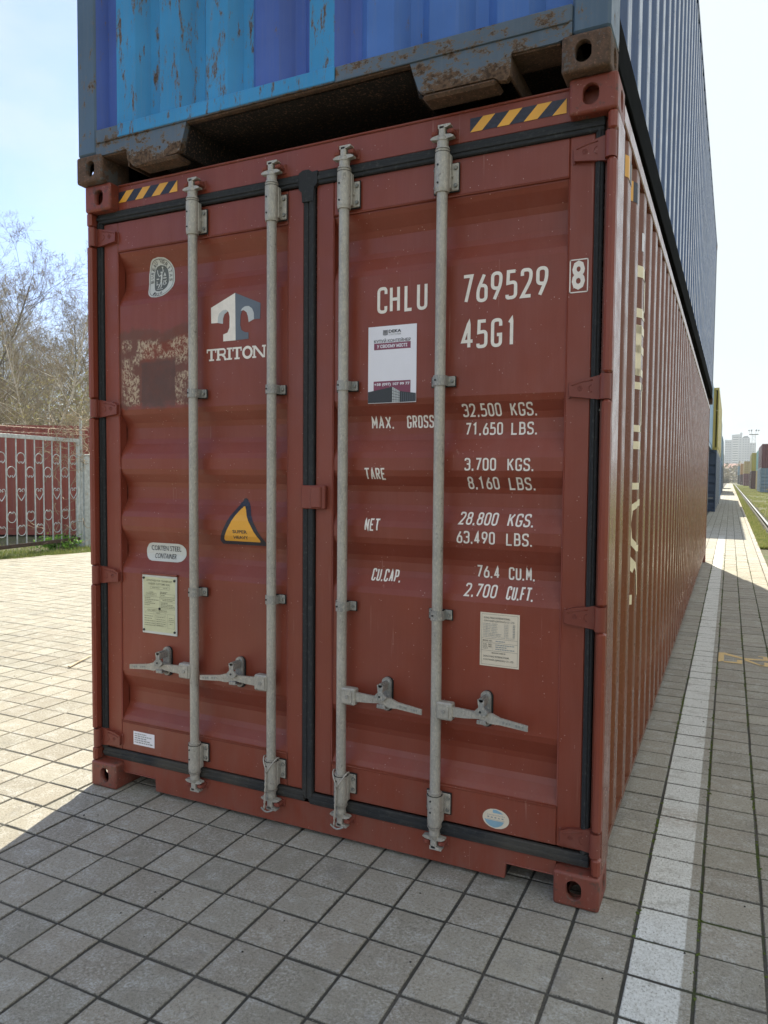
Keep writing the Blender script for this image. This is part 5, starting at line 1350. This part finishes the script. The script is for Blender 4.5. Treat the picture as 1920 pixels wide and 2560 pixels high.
for k in range(len(bx_)-1):
    a, b_ = bx_[k], bx_[k+1]; cx = (a+b_)/2; r = min(.104, (b_-a)/2-.014); odd = (len(bx_)-1-k) % 2 == 1
    zr = 1.815 if odd else 1.55
    g = MB(); g.tube(ringpts(cx, zr, r, .35, True), .0085, 'fence', 6)
    for sg in (-1, 1): g.tube([(cx+sg*r*sin(.35), 0, zr-r*cos(.35)), (cx+sg*.020, 0, zr-r*.80), (cx+sg*.012, 0, zr-r*.66), (cx+sg*.03, 0, zr-r*.62)], .008, 'fence', 5)
    g.build('ring', gate)
    zc_ = .448 if odd else .710
    g = MB(); g.tube(ringpts(cx, zc_, r, .40, False), .0085, 'fence', 6)
    for sg in (-1, 1): g.tube([(cx+sg*r*sin(.40), 0, zc_+r*cos(.40)), (cx+sg*.022, 0, zc_+r*.86), (cx+sg*.010, 0, zc_+r*.66), (cx+sg*.03, 0, zc_+r*.60)], .008, 'fence', 5)
    g.build('ring', gate)
    if odd:
        g = MB(); zb_ = 1.012
        for sg in (-1, 1): g.tube([(cx, 0, zb_), (cx+sg*.055, 0, zb_+.06), (cx+sg*.098, 0, zb_+.125), (cx+sg*.100, 0, zb_+.175), (cx+sg*.070, 0, zb_+.222), (cx+sg*.035, 0, zb_+.222), (cx+sg*.010, 0, zb_+.195), (cx+sg*.022, 0, zb_+.170), (cx+sg*.040, 0, zb_+.178)], .0085, 'fence', 6)
        g.build('heart', gate)
for k, (za, zb_) in enumerate(((2.43, 2.46), (2.33, 2.36))):
    pts = [(-5.2+5.5*i/60, .0, za-.05*sin(pi*i/60)+(zb_-za)*i/60+.004*(i % 2)) for i in range(61)]
    g = MB(); g.tube(pts, .0055, 'wire', 5)
    for i in range(2, 60, 2): x, _, z = pts[i]; g.tube([(x-.02, -.02, z+.02), (x+.02, .02, z-.02)], .003, 'wire', 4); g.tube([(x-.02, .02, z-.02), (x+.02, -.02, z+.02)], .003, 'wire', 4)
    tag(g.build('barbed_wire'), 'upper strand of rusty barbed wire strung above the metal gate' if k == 0 else 'lower strand of rusty barbed wire strung above the metal gate', 'barbed wire').location = (gB.x, gB.y, 0)
    bpy.context.scene.collection.objects[-1].rotation_euler = (0, 0, gang)
pst = thing('gate_post', 'square pale blue steel post at the right end of the metal gate', 'post', (-9.76, 8.86, 0), gang)
g = MB(); g.box(-.10, .10, -.10, .10, -.05, 1.93, 'fence', .008); g.build('post_shaft', pst)
g = MB(); g.box(-.105, .105, -.105, .105, 1.93, 1.95, 'fence', .006); g.build('post_cap', pst)
for zz in (.5, 1.75): g = MB(); g.cyl((-.12, -.05, zz-.06), (-.12, -.05, zz+.06), .022, 'fence_rust', n=10); g.build('gate_hinge', pst)
M['wallc'] = plain('old_whitewash', (0.42, 0.40, 0.36), .9, var=.25, scale=8, bump=.5, bscale=40)
g = MB(); g.box(-10.35, -9.95, 9.15, 9.55, -.05, 1.0, 'wallc', .01); tag(g.build('masonry_pier'), 'short whitewashed masonry pier right of the gate post', 'pier')
g = MB(); g.cyl((-9.66, 8.70, 0), (-9.66, 8.70, 2.75), .028, 'fence', n=8); tag(g.build('pole'), 'thin grey steel pole standing behind the gate post', 'pole')
# vines
def vine(label, n, box, seed, anchor):
    r = random.Random(seed); g = MB()
    for _ in range(n):
        p = Vector((r.uniform(box[0], box[1]), r.uniform(box[2], box[3]), r.uniform(box[4], box[5]))); d = Vector((r.gauss(0, 1), r.gauss(0, 1), r.gauss(0, .8))).normalized(); pts = [p.copy()]
        for k in range(r.randrange(6, 14)):
            d = (d+Vector((r.gauss(0, .5), r.gauss(0, .5), r.gauss(-.12, .5)))).normalized(); p = p+d*.07
            pts.append(p.copy())
        g.tube(pts, r.uniform(.0025, .0075), 'vine', 4)
    return tag(g.build('vine'), label, 'vine')
vine('tangle of dry pale vines over the right end of the metal gate', 95, (-9.9, -9.45, 7.9, 8.7, 1.7, 2.8), 5, None)
vine('dry vine stems hanging round the post right of the gate', 60, (-10.2, -9.75, 8.9, 9.5, .2, 2.7), 6, None)
vine('few dry stems lying against the foot of the gate near its post', 22, (-9.7, -9.35, 7.6, 8.5, .1, .8), 8, None)
# green weeds at the gate foot
n = 900; c_ = rs.normal(0, 1, (n, 3))*np.array([.10, .22, .07])+np.array([-9.62, 8.05, .12])
M['weed'] = leafmat('bright_weed_leaves', (0.10, 0.26, 0.02), (0.22, 0.40, 0.05), .4)
def leaves(name, C_, s, mat, parent=None, **kw):
    n = len(C_); a = rs.normal(0, 1, (n, 3)); a /= np.linalg.norm(a, axis=1)[:, None]; b_ = np.cross(a, rs.normal(0, 1, (n, 3))); b_ /= np.linalg.norm(b_, axis=1)[:, None]
    ss = (s*rs.uniform(.5, 1.4, n))[:, None]
    V = np.stack([C_-b_*ss*.5, C_+a*ss, C_+b_*ss*.5, C_-b_*ss*.5, C_+b_*ss*.5, C_-a*ss*.8], 1).reshape(-1, 3)
    return tri_soup(name, V, mat, parent, **kw)
tag(leaves('weed_clump', c_, .035, 'weed'), 'bright green weed clump growing at the foot of the metal gate', 'weeds')

# ------------------------------------------------------------------ trees
M['bark'] = plain('grey_bark', (0.13, 0.115, 0.095), .9, var=.3, scale=3); M['bark_pale'] = plain('pale_bark', (0.60, 0.57, 0.51), .85, var=.2, scale=3)
M['twig'] = plain('twigs', (0.27, 0.23, 0.175), .9, var=.3, scale=.6)
M['bud'] = leafmat('spring_buds', (0.20, 0.20, 0.075), (0.30, 0.26, 0.12), .3)
def tree_mesh(seed, h, r0, lean=0.0, fork=False, dens=1.0, start=.25, spread=.9):
    r = np.random.RandomState(seed); trunk = []; tw = []; tips = []
    def rod(lst, P, R, n=3):
        P = np.asarray(P); L = len(P); t = np.gradient(P, axis=0); t /= np.linalg.norm(t, axis=1)[:, None]+1e-9
        ref = np.array([.3, .9, .2]); a = np.cross(t, ref); a /= np.linalg.norm(a, axis=1)[:, None]+1e-9; b_ = np.cross(t, a)
        ang = np.arange(n)*2*pi/n
        ring = P[:, None]+(a[:, None]*np.cos(ang)[None, :, None]+b_[:, None]*np.sin(ang)[None, :, None])*np.asarray(R)[:, None, None]
        for i in range(L-1):
            for k in range(n):
                k2 = (k+1) % n; q = (ring[i, k], ring[i, k2], ring[i+1, k2], ring[i+1, k])
                lst.extend((q[0], q[1], q[2], q[0], q[2], q[3]))
    def grow(p, d, L, rad, lvl):
        n = max(3, int(5-lvl)); P = [p.copy()]; D = d.copy()
        for i in range(n):
            D = D+r.normal(0, .13+.05*lvl, 3)+np.array([0, 0, .10 if lvl else .04]); D /= np.linalg.norm(D); P.append(P[-1]+D*L/n)
        P = np.array(P); R = np.maximum(np.linspace(rad, rad*.35, n+1), .0046)
        rod(trunk if lvl < 2 else tw, P, R, 6 if lvl == 0 else (4 if lvl == 1 else 3))
        if lvl >= 4: tips.append(P[-1]); return
        cnt = int({0: 26*dens, 1: 9, 2: 7, 3: 4}[lvl]*r.uniform(.8, 1.2))
        for i in range(cnt):
            t = r.uniform(start if lvl == 0 else .2, 1.0); k = min(int(t*n), n-1); q = P[k]+(P[k+1]-P[k])*(t*n-k)
            ax = P[k+1]-P[k]; ax /= np.linalg.norm(ax); s_ = r.normal(0, 1, 3); s_ -= ax*s_.dot(ax); s_ /= np.linalg.norm(s_)
            nd = ax*(.55+.3*t)+s_*spread+np.array([0, 0, .15]); nd /= np.linalg.norm(nd)
            LL_ = L*r.uniform(.30, .48)*(1.15-.55*t if lvl == 0 else .95)
            grow(q, nd, LL_, rad*(1-.6*t)*.42, lvl+1)
    grow(np.zeros(3), np.array([lean, 0, 1.0]), h, r0, 0)
    if fork: grow(np.array([lean*h*.18, 0, h*.20]), np.array([-.5, .2, 1.0])/1.13, h*.72, r0*.6, 0)
    return trunk, tw, tips
protos = []
for seed, h, r0, ln_, fk, mat in ((1, 13, .085, .04, False, 'bark'), (2, 12, .085, -.03, True, 'bark_pale'), (3, 14, .095, .0, False, 'bark'), (4, 11, .07, .05, False, 'bark')):
    tr, tw, tips = tree_mesh(seed, h, r0, ln_, fk)
    root = thing('bare_tree', 'x', 'tree'); a = tri_soup('trunk', tr, mat, root); b_ = tri_soup('crown', tw, 'twig', root)
    tp = np.array(tips); tp = tp[rs.rand(len(tp)) < .5]; c_ = leaves('buds', tp+rs.normal(0, .05, tp.shape), .030, 'bud', root); protos.append(root)
def ray_pt(px, depth):
    d = cf+cr2*((px-960)/FPX)-cu2*((1165-1280)/FPX); p = CAMP+d*depth; return p.x, p.y
TL = [(-60, 31, 0, .86, 'large bare tree reaching in at the left edge, nearest of the wood'), (128, 27, 1, .74, 'pale-barked forked tree standing above the red container roof'), (176, 40, 2, .80, 'dark straight tree just left of the container, tallest near it'), (50, 38, 3, 1.02, 'slender bare tree between the edge tree and the pale one'),
      (14, 44, 2, .98, 'tall bare tree behind the edge tree'), (112, 46, 0, .92, 'grey bare tree just behind the pale-barked one'), (215, 50, 3, 1.2, 'bare tree half hidden by the container corner'), (84, 54, 2, .92, 'distant bare tree in the gap left of the pale one'),
      (150, 58, 0, 1.0, 'distant tall tree in the gap right of the pale one'), (196, 62, 2, 1.0, 'farthest tall bare tree beside the container'), (40, 64, 3, 1.25, 'farthest bare tree at the left of the wood'), (-150, 34, 1, .95, 'pale-barked tree just past the left edge')]
for k, (px, dp, pr_, sc_, lab_) in enumerate(TL):
    src = protos[pr_]
    o = src if 'used' not in src else copy_tree(src)
    src['used'] = 1
    x, y = ray_pt(px, dp); o.location = (x, y, -.05); o.rotation_euler = (0, 0, k*1.3); sc_ *= .87; o.scale = (sc_*1.05, sc_*1.05, sc_)
    o['label'] = lab_; o['category'] = 'tree'; o['group'] = 'bare trees of the wood behind the gate'
for o in COL.objects:
    if 'used' in o: del o['used']
# thicket under the trees
V = []; r = np.random.RandomState(9)
for k in range(24000):
    px = r.uniform(-260, 330); dp = 24+26*r.rand(); x, y = ray_pt(px, dp); hh = r.uniform(1.2, 7.4)*(.7+.3*sin(px*.04)); p = np.array([x, y, r.uniform(-.05, hh*.75)])
    d = r.normal(0, 1, 3); d[2] = abs(d[2])*1.0+.2; d /= np.linalg.norm(d); L = r.uniform(.5, 1.7); q = p+d*L*.5+r.normal(0, .10, 3); e = p+d*L+r.normal(0, .22, 3); w_ = r.uniform(.004, .011)
    s_ = np.cross(d, r.normal(0, 1, 3)); s_ /= np.linalg.norm(s_)+1e-9; s_ *= w_; u_ = np.cross(d, s_)
    for A_, B_ in ((p, q), (q, e)):
        V += [A_-s_, A_+s_, B_+s_*.7, A_-s_, B_+s_*.7, B_-s_*.7, A_-u_, A_+u_, B_+u_*.7, A_-u_, B_+u_*.7, B_-u_*.7]
M['brush'] = plain('dry_brush', (0.36, 0.31, 0.215), .9, var=.35, scale=.9)
tri_soup('thicket', V, 'brush', kind='stuff', label='dense dry brushwood under the bare trees beyond the red container', category='brushwood')
n = 26000; cx = r.uniform(-260, 330, n); cd_ = 25+24*r.rand(n); P = np.array([(*ray_pt(a, b_), 0) for a, b_ in zip(cx, cd_)]); P[:, 2] = r.beta(1.2, 2.2, n)*7.5
keep = np.sin(P[:, 0]*1.1)+np.sin(P[:, 1]*.9)+np.sin(P[:, 2]*1.7)+r.normal(0, .6, n) > -.2
M['budleaf'] = leafmat('young_leaves', (0.20, 0.21, 0.07), (0.34, 0.30, 0.15), .35)
leaves('young_foliage', P[keep], .060, 'budleaf', kind='stuff', label='haze of yellow-green young leaves in the brushwood', category='foliage')
# distant wood closing the view behind
def far_wood(name, label, f, n, hmax, s, mat):
    P = np.array([(*f(), 0) for _ in range(n)]); P[:, 2] = r.beta(1.3, 1.5, n)*hmax*(.8+.2*np.sin(P[:, 0]*.21)+.12*np.sin(P[:, 1]*.33+1))
    return leaves(name, P, s, mat, kind='stuff', label=label, category='wood')
M['farwood'] = leafmat('distant_branches', (0.15, 0.13, 0.10), (0.27, 0.235, 0.17), .2)
far_wood('distant_wood', 'distant bare wood closing the view behind the trees', lambda: ray_pt(r.uniform(-500, 420), 66+40*r.rand()), 26000, 13, .30, 'farwood')

# ------------------------------------------------------------------ far town
M['tower_wall'] = plain('tower_panels', (0.42, 0.43, 0.44), .8, var=.08, scale=.05); M['tower_dark'] = plain('tower_windows', (0.09, 0.11, 0.13), .3); M['tower_trim'] = plain('balcony_fronts', (0.62, 0.62, 0.60), .7)
tw_ = thing('apartment_block', 'tall pale apartment block fading in the haze at the end of the yard', 'building', (0, 1040, 0))
for x0, x1, h_, dd in ((-5, 4, 52, 16), (3, 15, 57, 18), (14.5, 24, 54, 15), (23.5, 31, 48, 15)):
    g = MB(); g.box(x0, x1, 0 if h_ != 57 else -2, dd, -.05, h_, 'tower_wall'); g.build('wall', tw_)
g = MB(); g.prism([(3, 57), (15, 57), (15, 61), (13, 61.5), (12, 59), (6, 58.6), (3, 58.4)], -1.8, 17, 'y', 'tower_wall'); g.build('roof', tw_)
g = MB(); g.prism([(14.7, 54), (23.8, 54), (21, 57), (17, 56.5)], .5, 14, 'y', 'tower_dark'); g.build('roof', tw_)
for fl in range(18):
    z = 3+2.95*fl
    if z < 55: g = MB(); g.box(4.2, 11.0, -3.2, -1.9, z, z+1.1, 'tower_trim'); g.build('balcony', tw_)
    for xa in [-4, -1.8, .6]+[12.2]+[15.8, 18.6, 21.4]+[24.6, 27.4]:
        if z+1.4 < (51 if xa < 3 else 56 if xa < 14 else 53 if xa < 23 else 47):
            g = MB(); yy = -2.06 if 3 < xa < 14 else -.06; g.box(xa, xa+1.5, yy, yy+.3, z+1.0, z+2.4, 'tower_dark'); g.build('window', tw_)
    if z < 55:
        g = MB(); g.box(4.6, 10.6, -2.08, -1.9, z+1.1, z+2.4, 'tower_dark'); g.build('window', tw_)
M['pinkwall'] = plain('pale_pink_wall', (0.52, 0.36, 0.30), .8, var=.08, scale=.1); M['roofred'] = plain('dull_red_roof', (0.30, 0.14, 0.11), .8)
pk = thing('low_building', 'long low pinkish building below the apartment block', 'building', (0, 560, 0))
g = MB(); g.box(-4, 14, 0, 12, -.05, 9.5, 'pinkwall'); g.build('wall', pk)
g = MB(); g.prism([(0-.5, 9.5), (6, 12.5), (12.5, 9.5)], -4.5, 14.5, 'x', 'roofred'); g.build('roof', pk)
for k in range(6): g = MB(); g.box(-3+2.9*k, -1.6+2.9*k, -.06, .2, 4.5, 7, 'tower_dark'); g.build('window', pk)
# floodlight mast
M['mast'] = plain('mast_steel', (0.30, 0.31, 0.32), .6, .3)
ms = thing('lighting_mast', 'thin lattice floodlight mast beside the apartment block', 'mast', (11, 335, 0))
g = MB()
for sx in (-1, 1):
    for sy in (-1, 1): g.tube([(sx*.9, sy*.9, -.05), (sx*.55, sy*.55, 20)], .07, 'mast', 4)
for k in range(14):
    z0_, z1_ = k*1.43, (k+1)*1.43; w0, w1 = .9-.35*z0_/20, .9-.35*z1_/20
    for sg in (-1, 1): g.tube([(-w0*sg, -w0, z0_), (w1*sg, -w1, z1_)], .035, 'mast', 3); g.tube([(w0, -w0*sg, z0_), (w1, w1*sg, z1_)], .035, 'mast', 3)
g.build('lattice', ms)
g = MB(); g.box(-1.7, 1.7, -1.7, 1.7, 19.9, 20.1, 'mast'); g.build('platform', ms)
for k in range(6): g = MB(); a = k*pi/3; g.tube([(1.4*cos(a), 1.4*sin(a), 20), (1.8*cos(a), 1.8*sin(a), 21.6)], .05, 'mast', 4); g.box(1.8*cos(a)-.25, 1.8*cos(a)+.25, 1.8*sin(a)-.1, 1.8*sin(a)+.1, 21.4, 21.9, 'mast'); g.build('floodlight', ms)
far_wood('distant_treeline', 'hazy line of trees across the far end of the yard', lambda: (r.uniform(-60, 60), r.uniform(330, 420)), 9000, 9, .9, 'farwood')
far_wood('yard_shrubs', 'dull bushes at the far end of the path', lambda: (r.uniform(-.5, 2.3), r.uniform(300, 318)), 2500, 4, .3, 'farwood')

# ------------------------------------------------------------------ haze
HAZE = .0005
hm = bpy.data.materials.new('haze_air'); hm.use_nodes = True; nt = hm.node_tree
for q in list(nt.nodes):
    if q.type != 'OUTPUT_MATERIAL': nt.nodes.remove(q)
pv = nt.nodes.new('ShaderNodeVolumePrincipled'); pv.inputs['Color'].default_value = (.93, .96, 1.0, 1); pv.inputs['Density'].default_value = HAZE; pv.inputs['Anisotropy'].default_value = 0.0
nt.links.new(pv.outputs[0], nt.nodes['Material Output'].inputs['Volume'])
if HAZE > 0:
    g = MB(); g.box(-1500, 1500, -1500, 1500, -1.1, 66, hm); g.build('haze', kind='stuff')
